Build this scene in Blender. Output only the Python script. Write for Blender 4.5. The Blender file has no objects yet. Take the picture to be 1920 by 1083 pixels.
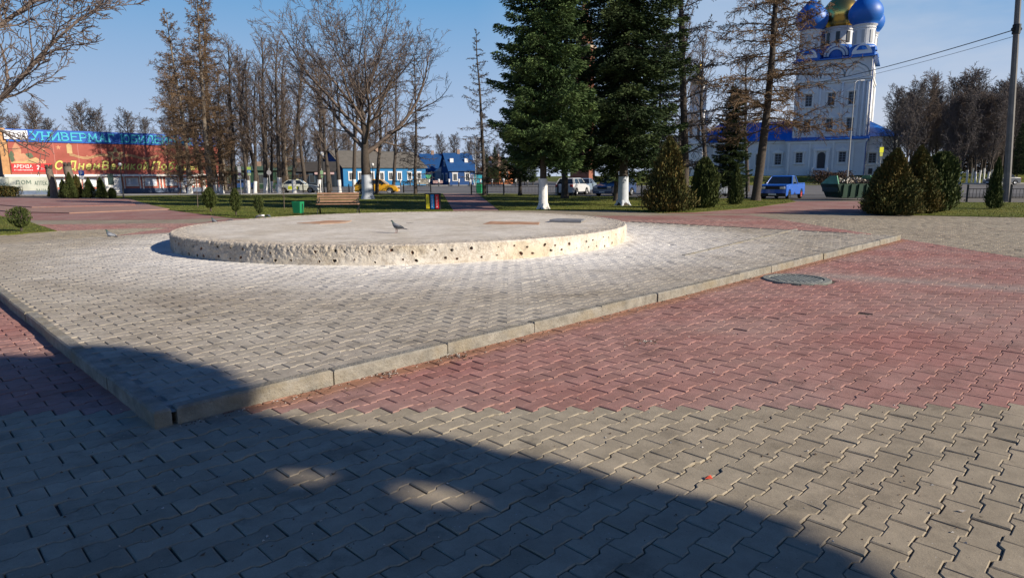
import bpy, bmesh, math, random
import numpy as np
from mathutils import Vector, Matrix
R = math.radians
sc = bpy.context.scene
col = sc.collection
# ---------------------------------------------------------------- camera
F = 1210.0
PITCH = math.atan((541.5-331.7)/F); ROLL = math.atan(0.00727)
cd = bpy.data.cameras.new('camera'); cam = bpy.data.objects.new('camera', cd); col.objects.link(cam)
cd.sensor_width = 36; cd.lens = F/1920*36; cd.clip_end = 5000; cd.clip_start = .05
CM = Matrix.Translation((0, 0, 1.6)) @ Matrix.Rotation(math.pi/2-PITCH, 4, 'X') @ Matrix.Rotation(-ROLL, 4, 'Z')
cam.matrix_world = CM
sc.camera = cam
# ---------------------------------------------------------------- sky, sun
SUN_AZ, SUN_EL = -24.0, 27.0           # azimuth from +X, elevation
w = bpy.data.worlds.new('World'); sc.world = w; w.use_nodes = True
nt = w.node_tree; bg = nt.nodes['Background']
sky = nt.nodes.new('ShaderNodeTexSky'); sky.sky_type = 'NISHITA'; sky.sun_disc = False
sky.sun_elevation = R(SUN_EL); sky.sun_rotation = R(90-SUN_AZ)
sky.altitude = 100; sky.air_density = 1.15; sky.dust_density = .6; sky.ozone_density = 2.6
tcw = nt.nodes.new('ShaderNodeTexCoord'); sxyz = nt.nodes.new('ShaderNodeSeparateXYZ'); nt.links.new(tcw.outputs['Generated'], sxyz.inputs[0])
wr = nt.nodes.new('ShaderNodeValToRGB'); nt.links.new(sxyz.outputs[2], wr.inputs[0])
wr.color_ramp.elements[0].position = 0.0; wr.color_ramp.elements[0].color = (1, 1, 1, 1)
wr.color_ramp.elements[1].position = .55; wr.color_ramp.elements[1].color = (.97, .97, .97, 1)
wg = nt.nodes.new('ShaderNodeValToRGB'); nt.links.new(sxyz.outputs[2], wg.inputs[0])       # clear spring air: pale at the horizon
for i_, (p_, c_) in enumerate([(0.0, (5.5, 6.3, 7.9, 1)), (.27, (1.2, 3.5, 6.6, 1))]):
    wg.color_ramp.elements[i_].position = p_; wg.color_ramp.elements[i_].color = c_
for p_, c_ in ((.45, (.20, 1.0, 3.4, 1)), (1.0, (.03, .40, 1.9, 1))):
    e_ = wg.color_ramp.elements.new(p_); e_.color = c_
# thin high cloud toward the sun side
wn = nt.nodes.new('ShaderNodeTexNoise'); wn.inputs['Scale'].default_value = 2.2; wn.inputs['Detail'].default_value = 6; wn.inputs['Roughness'].default_value = .55
wm = nt.nodes.new('ShaderNodeMapping'); wm.inputs['Scale'].default_value = (1, 1, 3.5); nt.links.new(tcw.outputs['Generated'], wm.inputs[0]); nt.links.new(wm.outputs[0], wn.inputs['Vector'])
wcr = nt.nodes.new('ShaderNodeMapRange'); nt.links.new(wn.outputs['Fac'], wcr.inputs[0]); wcr.inputs[1].default_value = .28; wcr.inputs[2].default_value = .60
wx = nt.nodes.new('ShaderNodeMapRange'); nt.links.new(sxyz.outputs[0], wx.inputs[0]); wx.inputs[1].default_value = -.05; wx.inputs[2].default_value = .6; wx.inputs[4].default_value = .9
wmul = nt.nodes.new('ShaderNodeMath'); wmul.operation = 'MULTIPLY'; nt.links.new(wcr.outputs[0], wmul.inputs[0]); nt.links.new(wx.outputs[0], wmul.inputs[1])
wz = nt.nodes.new('ShaderNodeMapRange'); nt.links.new(sxyz.outputs[2], wz.inputs[0]); wz.inputs[1].default_value = .26; wz.inputs[2].default_value = .55; wz.inputs[3].default_value = 1; wz.inputs[4].default_value = 0
wmul2 = nt.nodes.new('ShaderNodeMath'); wmul2.operation = 'MULTIPLY'; nt.links.new(wmul.outputs[0], wmul2.inputs[0]); nt.links.new(wz.outputs[0], wmul2.inputs[1]); wmul = wmul2
mx1 = nt.nodes.new('ShaderNodeMix'); mx1.data_type = 'RGBA'; nt.links.new(wr.outputs[0], mx1.inputs[0]); nt.links.new(sky.outputs[0], mx1.inputs[6]); nt.links.new(wg.outputs[0], mx1.inputs[7])
mx2 = nt.nodes.new('ShaderNodeMix'); mx2.data_type = 'RGBA'; nt.links.new(wmul.outputs[0], mx2.inputs[0]); nt.links.new(mx1.outputs[2], mx2.inputs[6]); mx2.inputs[7].default_value = (6.1, 6.6, 7.6, 1)
nt.links.new(mx2.outputs[2], bg.inputs[0]); bg.inputs[1].default_value = .075
sd = bpy.data.lights.new('sun', 'SUN'); sd.energy = 5.0; sd.angle = R(.6); sd.color = (1, .9, .76)
so = bpy.data.objects.new('sun', sd); col.objects.link(so)
sdir = Vector((math.cos(R(SUN_AZ))*math.cos(R(SUN_EL)), math.sin(R(SUN_AZ))*math.cos(R(SUN_EL)), math.sin(R(SUN_EL))))
so.rotation_euler = sdir.to_track_quat('Z', 'Y').to_euler()
vs = sc.view_settings
vs.view_transform = 'Standard'; vs.look = 'None'; vs.gamma = 1; vs.exposure = 0.42
# ---------------------------------------------------------------- helpers
def ray(px, py):
    return (CM.to_3x3() @ Vector(((px-960)/F, -(py-541.5)/F, -1)))
def G(px, py, z=0.0):                  # the ground point seen at a pixel of the 1920 wide photo
    d = ray(px, py); t = (z-1.6)/d.z
    return Vector((d.x*t, d.y*t, z))
def D(px, py, Y):                      # the point seen at a pixel at depth Y
    d = ray(px, py); t = Y/d.y
    return Vector((d.x*t, Y, 1.6+d.z*t))
def tag(o, label=None, cat=None, group=None, kind=None):
    if label: o['label'] = label
    if cat: o['category'] = cat
    if group: o['group'] = group
    if kind: o['kind'] = kind
    return o
def empty(name, loc=(0, 0, 0), rz=0, label=None, cat=None, group=None, s=1):
    o = bpy.data.objects.new(name, None); col.objects.link(o)
    o.location = loc; o.rotation_euler = (0, 0, rz); o.scale = (s, s, s) if not hasattr(s, '__len__') else s
    return tag(o, label, cat, group)
def dup(root, loc, rz=0, s=None, label=None, group=None):
    r = root.copy(); col.objects.link(r); r.location = loc; r.rotation_euler = (0, 0, rz)
    if s is not None: r.scale = (s, s, s) if not hasattr(s, '__len__') else s
    if label: r['label'] = label
    if group: r['group'] = group
    for ch in list(root.children):
        c = ch.copy(); col.objects.link(c); c.parent = r
        for g in ch.children:
            d = g.copy(); col.objects.link(d); d.parent = c
    return r
class MB:
    def __init__(s): s.v = []; s.f = []; s.m = []
    def add(s, vs, fs, m=0):
        b = len(s.v); s.v += [tuple(v) for v in vs]
        for f in fs: s.f.append([b+i for i in f]); s.m.append(m)
        return s
    def box(s, c, d, rz=0, m=0, taper=1.0, M=None):
        x, y, z = d[0]/2, d[1]/2, d[2]/2; vs = []
        for k in (-1, 1):
            t = taper if k > 0 else 1
            for a, b in ((-1, -1), (1, -1), (1, 1), (-1, 1)):
                p = Vector((a*x*t, b*y*t, k*z))
                if M: p = M @ p
                ca, sa = math.cos(rz), math.sin(rz)
                vs.append((c[0]+p.x*ca-p.y*sa, c[1]+p.x*sa+p.y*ca, c[2]+p.z))
        return s.add(vs, [(0, 3, 2, 1), (4, 5, 6, 7), (0, 1, 5, 4), (1, 2, 6, 5), (2, 3, 7, 6), (3, 0, 4, 7)], m)
    def span(s, a, b, m=0):            # box from min corner to max corner
        c = [(a[i]+b[i])/2 for i in range(3)]; d = [abs(b[i]-a[i]) for i in range(3)]
        return s.box(c, d, 0, m)
    def tube(s, pts, rs, n=6, m=0, cap=True):
        pts = [Vector(p) for p in pts]
        if not hasattr(rs, '__len__'): rs = [rs]*len(pts)
        vs = []; fs = []
        for i, p in enumerate(pts):
            d = (pts[min(i+1, len(pts)-1)]-pts[max(i-1, 0)])
            if d.length < 1e-9: d = Vector((0, 0, 1))
            d.normalize()
            a = d.cross(Vector((.13, .31, .94))) if abs(d.z) < .95 else d.cross(Vector((1, 0, 0)))
            a.normalize(); b = d.cross(a)
            for k in range(n):
                t = 2*math.pi*k/n
                vs.append(p+(a*math.cos(t)+b*math.sin(t))*rs[i])
            if i:
                o = (i-1)*n
                for k in range(n):
                    k2 = (k+1) % n
                    fs.append((o+k, o+k2, o+n+k2, o+n+k))
        if cap:
            fs.append(tuple(range(n-1, -1, -1))); o = (len(pts)-1)*n; fs.append(tuple(o+k for k in range(n)))
        return s.add(vs, fs, m)
    def lathe(s, prof, c=(0, 0, 0), n=24, m=0, axis='Z', a0=0, a1=2*math.pi):
        vs = []; fs = []; full = abs(a1-a0-2*math.pi) < 1e-6; nn = n if full else n+1
        for r, z in prof:
            for k in range(nn):
                t = a0+(a1-a0)*k/n; p = (r*math.cos(t), r*math.sin(t), z)
                if axis == 'Y': p = (p[0], p[2], p[1])
                if axis == 'X': p = (p[2], p[0], p[1])
                vs.append((c[0]+p[0], c[1]+p[1], c[2]+p[2]))
        for i in range(len(prof)-1):
            for k in range(n):
                k2 = (k+1) % nn
                fs.append((i*nn+k, i*nn+k2, (i+1)*nn+k2, (i+1)*nn+k))
        return s.add(vs, fs, m)
    def prism(s, poly, y0, y1, m=0):   # polygon in (x,z) extruded along y
        n = len(poly)
        vs = [(x, y0, z) for x, z in poly]+[(x, y1, z) for x, z in poly]
        fs = [tuple(range(n)), tuple(range(2*n-1, n-1, -1))]+[(i, i+n, (i+1) % n+n, (i+1) % n) for i in range(n)]
        return s.add(vs, fs, m)
    def slab(s, poly, z0, z1, m=0):    # polygon in (x,y) extruded in z
        n = len(poly)
        vs = [(p[0], p[1], z0) for p in poly]+[(p[0], p[1], z1) for p in poly]
        fs = [tuple(range(n-1, -1, -1)), tuple(range(n, 2*n))]+[(i, (i+1) % n, (i+1) % n+n, i+n) for i in range(n)]
        return s.add(vs, fs, m)
    def build(s, name, mats, parent=None, smooth=False, loc=None, rz=0, bevel=0, sub=0):
        me = bpy.data.meshes.new(name); me.from_pydata(s.v, [], s.f)
        if not isinstance(mats, (list, tuple)): mats = [mats]
        for m in mats: me.materials.append(m)
        if len(mats) > 1: me.polygons.foreach_set('material_index', s.m)
        bm = bmesh.new(); bm.from_mesh(me); bmesh.ops.recalc_face_normals(bm, faces=bm.faces); bm.to_mesh(me); bm.free()
        if smooth: me.shade_smooth()
        return link(name, me, parent, loc, rz, bevel, sub)
def link(name, me, parent=None, loc=None, rz=0, bevel=0, sub=0):
    o = bpy.data.objects.new(name, me); col.objects.link(o)
    if parent: o.parent = parent
    if loc is not None: o.location = loc
    o.rotation_euler = (0, 0, rz)
    if bevel:
        b = o.modifiers.new('bevel', 'BEVEL'); b.width = bevel; b.segments = 2; b.limit_method = 'ANGLE'; b.angle_limit = R(35)
    if sub:
        b = o.modifiers.new('sub', 'SUBSURF'); b.levels = sub; b.render_levels = sub
    return o
def npmesh(name, V, counts, idx, mats, mi=None, attrs=None, smooth=False):
    me = bpy.data.meshes.new(name); V = np.asarray(V, dtype=np.float32)
    counts = np.asarray(counts, dtype=np.int32); idx = np.asarray(idx, dtype=np.int32).ravel()
    me.vertices.add(len(V)); me.vertices.foreach_set('co', V.ravel())
    me.loops.add(len(idx)); me.loops.foreach_set('vertex_index', idx)
    me.polygons.add(len(counts)); st = np.concatenate([[0], np.cumsum(counts)[:-1]]).astype(np.int32)
    me.polygons.foreach_set('loop_start', st)
    for m in (mats if isinstance(mats, (list, tuple)) else [mats]): me.materials.append(m)
    if mi is not None: me.polygons.foreach_set('material_index', np.asarray(mi, dtype=np.int32))
    me.update(calc_edges=True)
    if attrs:
        for k, (dom, a) in attrs.items():
            at = me.attributes.new(k, 'FLOAT', dom); at.data.foreach_set('value', np.asarray(a, dtype=np.float32))
    if smooth: me.shade_smooth()
    else: me.shade_flat()
    me.validate()
    return me
def quads(name, V, mats, attrs=None, k=4, smooth=False):
    n = len(V)//k
    return npmesh(name, V, np.full(n, k), np.arange(n*k), mats, attrs=attrs, smooth=smooth)
def fbm(x, y, z, f, o=3, seed=0):      # cheap value noise
    out = np.zeros_like(x); amp = 1.0; tot = 0
    def h(i, j, k):
        q = (i*374761393+j*668265263+k*1274126177+seed*97531) & 0x7fffffff
        q = ((q ^ (q >> 13))*1274126177) & 0x7fffffff
        return ((q ^ (q >> 16)) & 0xffff)/65535.0
    for _ in range(o):
        X, Y, Z = x*f, y*f, z*f; i, j, k = np.floor(X).astype(np.int64), np.floor(Y).astype(np.int64), np.floor(Z).astype(np.int64)
        u, v, w_ = X-i, Y-j, Z-k; u = u*u*(3-2*u); v = v*v*(3-2*v); w_ = w_*w_*(3-2*w_); r = 0
        for a in (0, 1):
            for b in (0, 1):
                for c in (0, 1):
                    r = r+h(i+a, j+b, k+c)*(u if a else 1-u)*(v if b else 1-v)*(w_ if c else 1-w_)
        out += amp*(r-.5)*2; tot += amp; amp *= .5; f *= 2
    return out/tot
# ---------------------------------------------------------------- materials
class NT:
    def __init__(s, name):
        s.m = bpy.data.materials.new(name); s.m.use_nodes = True; s.t = s.m.node_tree; s.b = s.t.nodes['Principled BSDF']
    def n(s, ty, **kw):
        o = s.t.nodes.new(ty)
        for k, v in kw.items():
            if k.startswith('i_'):
                kk = k[2:]; o.inputs[int(kk) if kk.isdigit() else kk.replace('_', ' ')].default_value = v
            else: setattr(o, k, v)
        return o
    def l(s, a, b): s.t.links.new(a, b)
    def noise(s, scale, detail=4, rough=.55, vec=None, w=None):
        o = s.n('ShaderNodeTexNoise', i_Scale=scale, i_Detail=detail, i_Roughness=rough)
        if vec: s.l(vec, o.inputs['Vector'])
        return o.outputs['Fac']
    def ramp(s, fac, stops, interp='LINEAR'):
        o = s.n('ShaderNodeValToRGB'); o.color_ramp.interpolation = interp
        e = o.color_ramp.elements
        while len(e) < len(stops): e.new(.5)
        for i, (p, c) in enumerate(stops):
            e[i].position = p; e[i].color = (c, c, c, 1) if not hasattr(c, '__len__') else (*c[:3], 1)
        s.l(fac, o.inputs[0]); return o.outputs[0]
    def mix(s, f, a, b, bt='MIX'):
        o = s.n('ShaderNodeMix', data_type='RGBA', blend_type=bt)
        for v, i in ((f, 0), (a, 6), (b, 7)):
            if isinstance(v, (int, float)): o.inputs[i].default_value = v
            elif isinstance(v, tuple): o.inputs[i].default_value = (*v[:3], 1)
            else: s.l(v, o.inputs[i])
        return o.outputs[2]
    def math(s, op, a, b=0.0):
        o = s.n('ShaderNodeMath', operation=op)
        for i, v in enumerate((a, b)):
            if isinstance(v, (int, float)): o.inputs[i].default_value = v
            else: s.l(v, o.inputs[i])
        return o.outputs[0]
    def bump(s, h, st=.3, dist=.01):
        o = s.n('ShaderNodeBump', i_Strength=st, i_Distance=dist); s.l(h, o.inputs['Height']); s.l(o.outputs[0], s.b.inputs['Normal'])
    def coords(s, kind='Object'): return s.n('ShaderNodeTexCoord').outputs[kind]
def pm(name, c, rough=.75, var=.18, scale=6.0, bump=0.0, metal=0.0, spec=.4, dirt=None, coat=0):
    T = NT(name); v = T.coords('Object')
    n = T.noise(scale, 6, .6, v)
    k = T.ramp(n, [(.3, 1-var), (.7, 1+var*.6)])
    base = T.mix(1.0, tuple(c), k, 'MULTIPLY')
    if dirt:
        n2 = T.noise(scale*.23, 5, .65, v); f = T.ramp(n2, [(.48, 0.0), (.68, dirt[1])]); base = T.mix(f, base, dirt[0])
    T.l(base, T.b.inputs['Base Color'])
    T.b.inputs['Roughness'].default_value = rough; T.b.inputs['Metallic'].default_value = metal
    T.b.inputs['Specular IOR Level'].default_value = spec
    if coat: T.b.inputs['Coat Weight'].default_value = coat
    if bump: T.bump(T.noise(scale*5, 5, .65, v), bump, .02)
    return T.m
def paver_mat(name, c1, c2, dust, dustamt, seed, kind=''):
    T = NT(name); v = T.coords('Object')
    mp = T.n('ShaderNodeMapping', i_Location=(seed*13.1, seed*7.7, 0)); T.l(v, mp.inputs[0]); v2 = mp.outputs[0]
    at = T.n('ShaderNodeAttribute', attribute_name='rnd').outputs['Fac']
    base = T.mix(at, c1, c2)
    big = T.noise(.55, 5, .6, v2)
    base = T.mix(T.ramp(big, [(.35, 0.0), (.72, dustamt)]), base, dust)
    med = T.noise(5.5, 5, .65, v2)
    base = T.mix(1.0, base, T.ramp(med, [(.3, .80), (.7, 1.12)]), 'MULTIPLY')
    fine = T.noise(160, 4, .75, v2)
    sep = T.n('ShaderNodeSeparateXYZ'); T.l(v, sep.inputs[0]); X_, Y_ = sep.outputs[0], sep.outputs[1]
    def seg(ax, ay, bx, by):                                  # distance to a line on the ground
        L_ = math.hypot(bx-ax, by-ay); ux, uy = (bx-ax)/L_, (by-ay)/L_
        dx = T.math('SUBTRACT', X_, ax); dy = T.math('SUBTRACT', Y_, ay)
        along = T.math('MAXIMUM', 0.0, T.math('MINIMUM', L_, T.math('ADD', T.math('MULTIPLY', dx, ux), T.math('MULTIPLY', dy, uy))))
        ex = T.math('SUBTRACT', dx, T.math('MULTIPLY', along, ux)); ey = T.math('SUBTRACT', dy, T.math('MULTIPLY', along, uy))
        return T.math('SQRT', T.math('ADD', T.math('MULTIPLY', ex, ex), T.math('MULTIPLY', ey, ey)))
    if kind == 'pale':                                        # plaster dust trodden out round the plinth
        dx = T.math('SUBTRACT', X_, -2.0); dy = T.math('SUBTRACT', Y_, 16.3); d_ = T.math('SQRT', T.math('ADD', T.math('MULTIPLY', dx, dx), T.math('MULTIPLY', dy, dy)))
        d_ = T.math('ADD', d_, T.math('MULTIPLY', T.noise(.8, 5, .65, v2), 2.2))
        base = T.mix(T.ramp(T.math('DIVIDE', d_, 12.0), [(.53, .92), (.80, 0.0)]), base, (.76, .73, .68))
    if kind == 'red':                                         # pale dusty trench line from the manhole, soil along the kerb
        d_ = T.math('ADD', seg(5.2, 10.2, 9.8, 7.3), T.math('MULTIPLY', T.noise(2.5, 4, .6, v2), .5))
        base = T.mix(T.ramp(d_, [(.25, .7), (.75, 0.0)]), base, (.33, .27, .235))
        d_ = T.math('ADD', seg(-2.2, 4.0, 9.6, 15.8), T.math('MULTIPLY', T.noise(7, 4, .6, v2), .25))
        base = T.mix(T.ramp(d_, [(.14, .85), (.32, 0.0)]), base, (.30, .15, .085))
    blot = T.noise(2.1, 6, .72, v2)
    base = T.mix(1.0, base, T.ramp(blot, [(.36, .74), (.46, 1.0), (.66, 1.0), (.74, 1.14)]), 'MULTIPLY')
    base = T.mix(1.0, base, T.ramp(fine, [(.30, .62), (.45, .97), (.62, 1.0), (.75, 1.25)]), 'MULTIPLY')
    sp = T.n('ShaderNodeTexVoronoi', i_Scale=26.0); T.l(v2, sp.inputs['Vector'])
    base = T.mix(T.ramp(sp.outputs['Distance'], [(.05, .8), (.1, 0.0)]), base, T.mix(T.ramp(T.noise(9, 2, .5, v2), [(.4, 0.0), (.6, 1.0)]), (.09, .075, .06), (.52, .49, .44)))
    T.l(base, T.b.inputs['Base Color']); T.b.inputs['Roughness'].default_value = .82; T.b.inputs['Specular IOR Level'].default_value = .3
    T.bump(T.math('ADD', T.math('MULTIPLY', fine, .6), T.noise(34, 5, .7, v2)), .35, .006)
    return T.m
M = {}
M['gray'] = paver_mat('grey_paver', (.26, .215, .155), (.36, .30, .22), (.38, .335, .25), .65, 1)
M['red'] = paver_mat('red_paver', (.28, .127, .106), (.37, .175, .15), (.37, .27, .23), .7, 2, 'red')
M['pale'] = paver_mat('pale_paver', (.28, .24, .185), (.37, .32, .255), (.46, .42, .35), .8, 3, 'pale')
M['sand'] = pm('joint_filling', (.115, .092, .068), .95, .5, 14, .5, dirt=((.06, .055, .03), .7))
M['joint'] = pm('joint_sand', (.075, .062, .048), .95, .5, 9, .4)
M['kerb'] = pm('kerb_concrete', (.27, .25, .21), .88, .4, 7, .9, dirt=((.25, .205, .13), .85))
M['steel'] = pm('dark_steel', (.03, .03, .032), .5, .2, 8, metal=.3)
M['white'] = pm('white_paint', (.74, .73, .70), .85, .2, 4, .6, dirt=((.40, .37, .32), .7))
M['asphalt'] = pm('asphalt', (.13, .125, .12), .85, .2, .6, .3, dirt=((.19, .18, .165), .7))
M['sidewalk'] = pm('sidewalk_asphalt', (.085, .082, .08), .9, .2, .8, .3)
def lawn_mat():
    T = NT('lawn'); v = T.coords('Object')
    a = T.noise(.35, 5, .6, v); b = T.noise(7, 5, .7, v); c = T.noise(60, 4, .8, v)
    base = T.mix(T.ramp(a, [(.35, 0.0), (.7, 1.0)]), (.085, .115, .018), (.175, .165, .04))
    base = T.mix(1.0, base, T.ramp(b, [(.3, .7), (.7, 1.25)]), 'MULTIPLY')
    base = T.mix(T.ramp(c, [(.55, 0.0), (.75, .5)]), base, (.17, .14, .06))
    T.l(base, T.b.inputs['Base Color']); T.b.inputs['Roughness'].default_value = .95; T.b.inputs['Specular IOR Level'].default_value = .1
    T.bump(c, .8, .04); return T.m
M['lawn'] = lawn_mat()
def leaf_mat(name, stops, sc1=1.2, rough=.75, trans=.15):
    T = NT(name); at = T.n('ShaderNodeAttribute', attribute_name='rnd').outputs['Fac']
    v = T.coords('Object')
    f = T.math('ADD', T.math('MULTIPLY', at, .55), T.math('MULTIPLY', T.noise(sc1, 3, .5, v), .5))
    T.l(T.ramp(f, stops), T.b.inputs['Base Color']); T.b.inputs['Roughness'].default_value = rough
    T.b.inputs['Specular IOR Level'].default_value = .2
    return T.m
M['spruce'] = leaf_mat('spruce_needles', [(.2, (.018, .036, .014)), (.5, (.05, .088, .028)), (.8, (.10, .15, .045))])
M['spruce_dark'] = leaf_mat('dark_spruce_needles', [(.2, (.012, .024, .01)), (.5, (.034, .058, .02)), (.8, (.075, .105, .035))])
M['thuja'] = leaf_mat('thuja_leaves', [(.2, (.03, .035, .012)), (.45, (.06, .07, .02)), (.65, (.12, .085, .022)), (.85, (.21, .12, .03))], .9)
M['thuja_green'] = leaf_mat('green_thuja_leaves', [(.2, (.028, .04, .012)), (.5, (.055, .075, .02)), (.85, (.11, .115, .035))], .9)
M['bark'] = pm('bark', (.075, .06, .048), .95, .35, 9, .8)
M['bark_pale'] = pm('pale_bark', (.17, .14, .11), .95, .35, 6, .8)
M['twig'] = pm('twigs', (.15, .115, .095), .9, .3, 3)
M['twig_brown'] = pm('brown_twigs', (.175, .112, .062), .9, .5, .5)
M['twig_grey'] = pm('grey_twigs', (.115, .10, .095), .9, .3, 1.2)
rnd = random.Random(11); nr = np.random.default_rng(5)
# ---------------------------------------------------------------- ground
def sheet(name, poly, z, mat, thick=None):
    mb = MB()
    if thick: mb.slab(poly, z-thick, z)
    else: mb.add([(p[0], p[1], z) for p in poly], [tuple(range(len(poly)))])
    o = mb.build(name, mat); return tag(o, kind='structure')
gm = pm('far_ground', (.14, .125, .10), .95, .3, .05, .2)
sheet('ground', [(-1500, -300), (1500, -300), (1500, 3000), (-1500, 3000)], -.06, gm)
def px(*p): return [G(*q)[:2] for q in p]
bed = sheet('paving_bed', [(-26, -6), (26, -6), (26, 24.3), (-26, 24.3)], -.0265, M['joint'])
def sand_grid(name, x0, x1, y0, y1, z, mask=None, step=.07):
    """uneven sand filling the joints"""
    xs = np.arange(x0, x1, step); ys = np.arange(y0, y1, step); X, Y = np.meshgrid(xs, ys); n = fbm(X, Y, X*0, 1.3, 4, 12)*.7+fbm(X, Y, X*0, 9, 2, 13)*.4
    Z = z-.0175+.0105*np.clip(n*1.5+.25, 0, 1)+.007*fbm(X, Y, X*0, .55, 2, 31); V = np.stack([X, Y, Z], -1).reshape(-1, 3); nx = len(xs); i, j = np.meshgrid(np.arange(len(ys)-1), np.arange(nx-1), indexing='ij')
    q = np.stack([i*nx+j, i*nx+j+1, (i+1)*nx+j+1, (i+1)*nx+j], -1).reshape(-1, 4)
    if mask is not None: cxy = V[q].mean(1); q = q[mask(cxy[:, 0], cxy[:, 1])]
    return tag(link(name, npmesh(name, V, np.full(len(q), 4), q, M['sand'], smooth=True)), kind='structure')
sheet('far_paving', [(-30, 23.9), (30, 23.9), (30, 36), (-30, 36)], -.003, M['gray'])
# platform diamond and red square (measured on the ground)
PC, PR, PB, PL = (-2.32, 3.98), (9.62, 15.92), (-1.35, 27.0), (-13.35, 15.0)
PZ = .10
CX, CY, CR = -2.62, 16.68, 5.5
def in_diamond(x, y, m=0.0):
    return (y-x < 28.35-m*1.414) & (y-x > 6.30+m*1.414) & (x+y > 1.66+m*1.414) & (x+y < 25.63-m*1.414)
def paver_set(cx, cy, z0, name, mats, mi, z_jit=.0014, near=13.0):
    """dogbone concrete pavers laid in rows along the 45 degree direction"""
    L, P = .2744, .1372; g1, g2 = .0034, .0016
    def outline(gs, gl):
        hw, hn, k, q = .0795-gl, .0577-gl, .011, L/4
        a = L/2-gs
        return np.array([(-a, -hw), (-q-k, -hw), (-q+k, -hn), (q-k, -hn), (q+k, -hw), (a, -hw),
                         (a, hw), (q+k, hw), (q-k, hn), (-q+k, hn), (-q-k, hw), (-a, hw)])
    U = np.array((.7071, .7071)); Vv = np.array((.7071, -.7071)); n = len(cx)
    far = cy > near
    o0 = outline(g1+.006, g2+.005); o1 = outline(g1, g2)
    def world(o, n):
        xy = o[:, :1]*U+o[:, 1:]*Vv; return np.repeat(xy[None], n, 0)
    C = np.stack([cx, cy], 1)[:, None, :]
    a = nr.normal(0, .006, n)[:, None]; ca, sa = np.cos(a), np.sin(a)
    def rot(w): return np.stack([w[..., 0]*ca-w[..., 1]*sa, w[..., 0]*sa+w[..., 1]*ca], -1)
    w0 = rot(world(o0, n)); w1 = rot(world(o1, n))
    w0 = w0+nr.normal(0, .0011, w0.shape); w1 = w1+nr.normal(0, .0009, w1.shape)
    chip = (nr.random((n, 12)) < .045)[..., None]*nr.uniform(.02, .13, (n, 12, 1)); w0 = w0*(1-chip); w1 = w1*(1-chip*.35)      # chipped corners
    tx = nr.normal(0, .0045, n)[:, None]; ty = nr.normal(0, .0045, n)[:, None]; dz = z0+nr.normal(0, z_jit, n)[:, None]+.007*fbm(cx, cy, cx*0, .55, 2, 31)[:, None]
    sunk = (nr.random(n) < .018)[:, None]; dz = dz-sunk*nr.uniform(.003, .008, (n, 1)); tx = tx+sunk*nr.normal(0, .02, (n, 1)); ty = ty+sunk*nr.normal(0, .02, (n, 1))
    off = C+nr.normal(0, .0012, (n, 1, 2))
    def Z(w, d): return (dz+tx*w[..., 0]+ty*w[..., 1]+d)[..., None]
    r0 = np.concatenate([w0+off, Z(w0, 0)], -1); r1 = np.concatenate([w1+off, Z(w1, -.005)], -1); r2 = r1.copy(); r2[..., 2] -= .028
    V = np.concatenate([r0, r1, r2], 1).reshape(-1, 3)
    base = np.arange(n)[:, None]*36; k = np.arange(12); k2 = (k+1) % 12
    top = base+k[None]
    q1 = np.stack([k, k+12, k2+12, k2], 1)[None]+base[:, :, None]
    q2 = np.stack([k+12, k+24, k2+24, k2+12], 1)[None]+base[:, :, None]
    top = top[:, ::-1]
    q1 = q1[:, :, ::-1]; q2 = q2[:, :, ::-1]
    idx = np.concatenate([top.ravel(), q1.ravel(), q2.ravel()])
    cnt = np.concatenate([np.full(n, 12), np.full(n*24, 4)])
    r = nr.random(n); mm = None if mi is None else np.concatenate([mi, np.repeat(mi, 12), np.repeat(mi, 12)])
    rv = np.concatenate([r, np.repeat(r, 12), np.repeat(r, 12)])
    # check winding from the first top face
    me = npmesh(name, V, cnt, idx, mats, mm, {'rnd': ('FACE', rv)})
    if me.polygons[0].normal.z < 0: me.flip_normals()
    return tag(link(name, me), kind='structure')
def lattice(x0, x1, y0, y1):
    L, P = .2744, .1372; v0 = np.array(G(971.9, 937.6)[:2]); U = np.array((.7071, .7071)); Vv = np.array((.7071, -.7071))
    v0 = v0+Vv*.0795+U*L/2
    i, j = np.meshgrid(np.arange(-170, 170), np.arange(-260, 260)); i = i.ravel(); j = j.ravel()
    c = v0+(i*L+(j % 2)*L/2)[:, None]*U+(j*P)[:, None]*Vv
    k = (c[:, 0] > x0) & (c[:, 0] < x1) & (c[:, 1] > y0) & (c[:, 1] < y1)
    return c[k, 0], c[k, 1]
lx, ly = lattice(-26, 26, 1.6, 24)
vis = np.abs(lx) < ly*.86+.9
flat = vis & ~in_diamond(lx, ly, .06)
sand_grid('joint_sand', -14, 14, 1.8, 16, 0.0, lambda x, y: (~in_diamond(x, y, .0)) & (np.abs(x) < y*.9+1))
sand_grid('platform_joint_sand', -12, 8, 4.2, 12.5, PZ, lambda x, y: in_diamond(x, y, .12) & ((x-CX)**2+(y-CY)**2 > (CR-.1)**2))
fx, fy = lx[flat], ly[flat]
yb = 4.27
red = (fy > yb) & (fx < 9.75) & (fx > -11.6)
lpoly_y = 20.75+(fx+14.6)*.38
red |= (fx <= -11.6) & (fy > lpoly_y) & (fx > -19)
lawnL = [G(0, 400)[:2], G(105, 433)[:2], G(0, 440)[:2]]
ok = ~((fx < -14.9) & (fy > 19.2) & (fy < 30) & (fx+fy*.0 < -14.8) & (fy < 20.6-(fx+14.6)*1.03))
ok &= ~((fx-9.05)**2+(fy-G(1495, 523).y)**2 < 0)
mh = G(1493, 524); ok &= ((fx-mh.x)**2+(fy-mh.y)**2 > .50**2)
paver_set(fx[ok], fy[ok], 0.0, 'plaza_paving', [M['gray'], M['red']], red[ok].astype(int))
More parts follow.
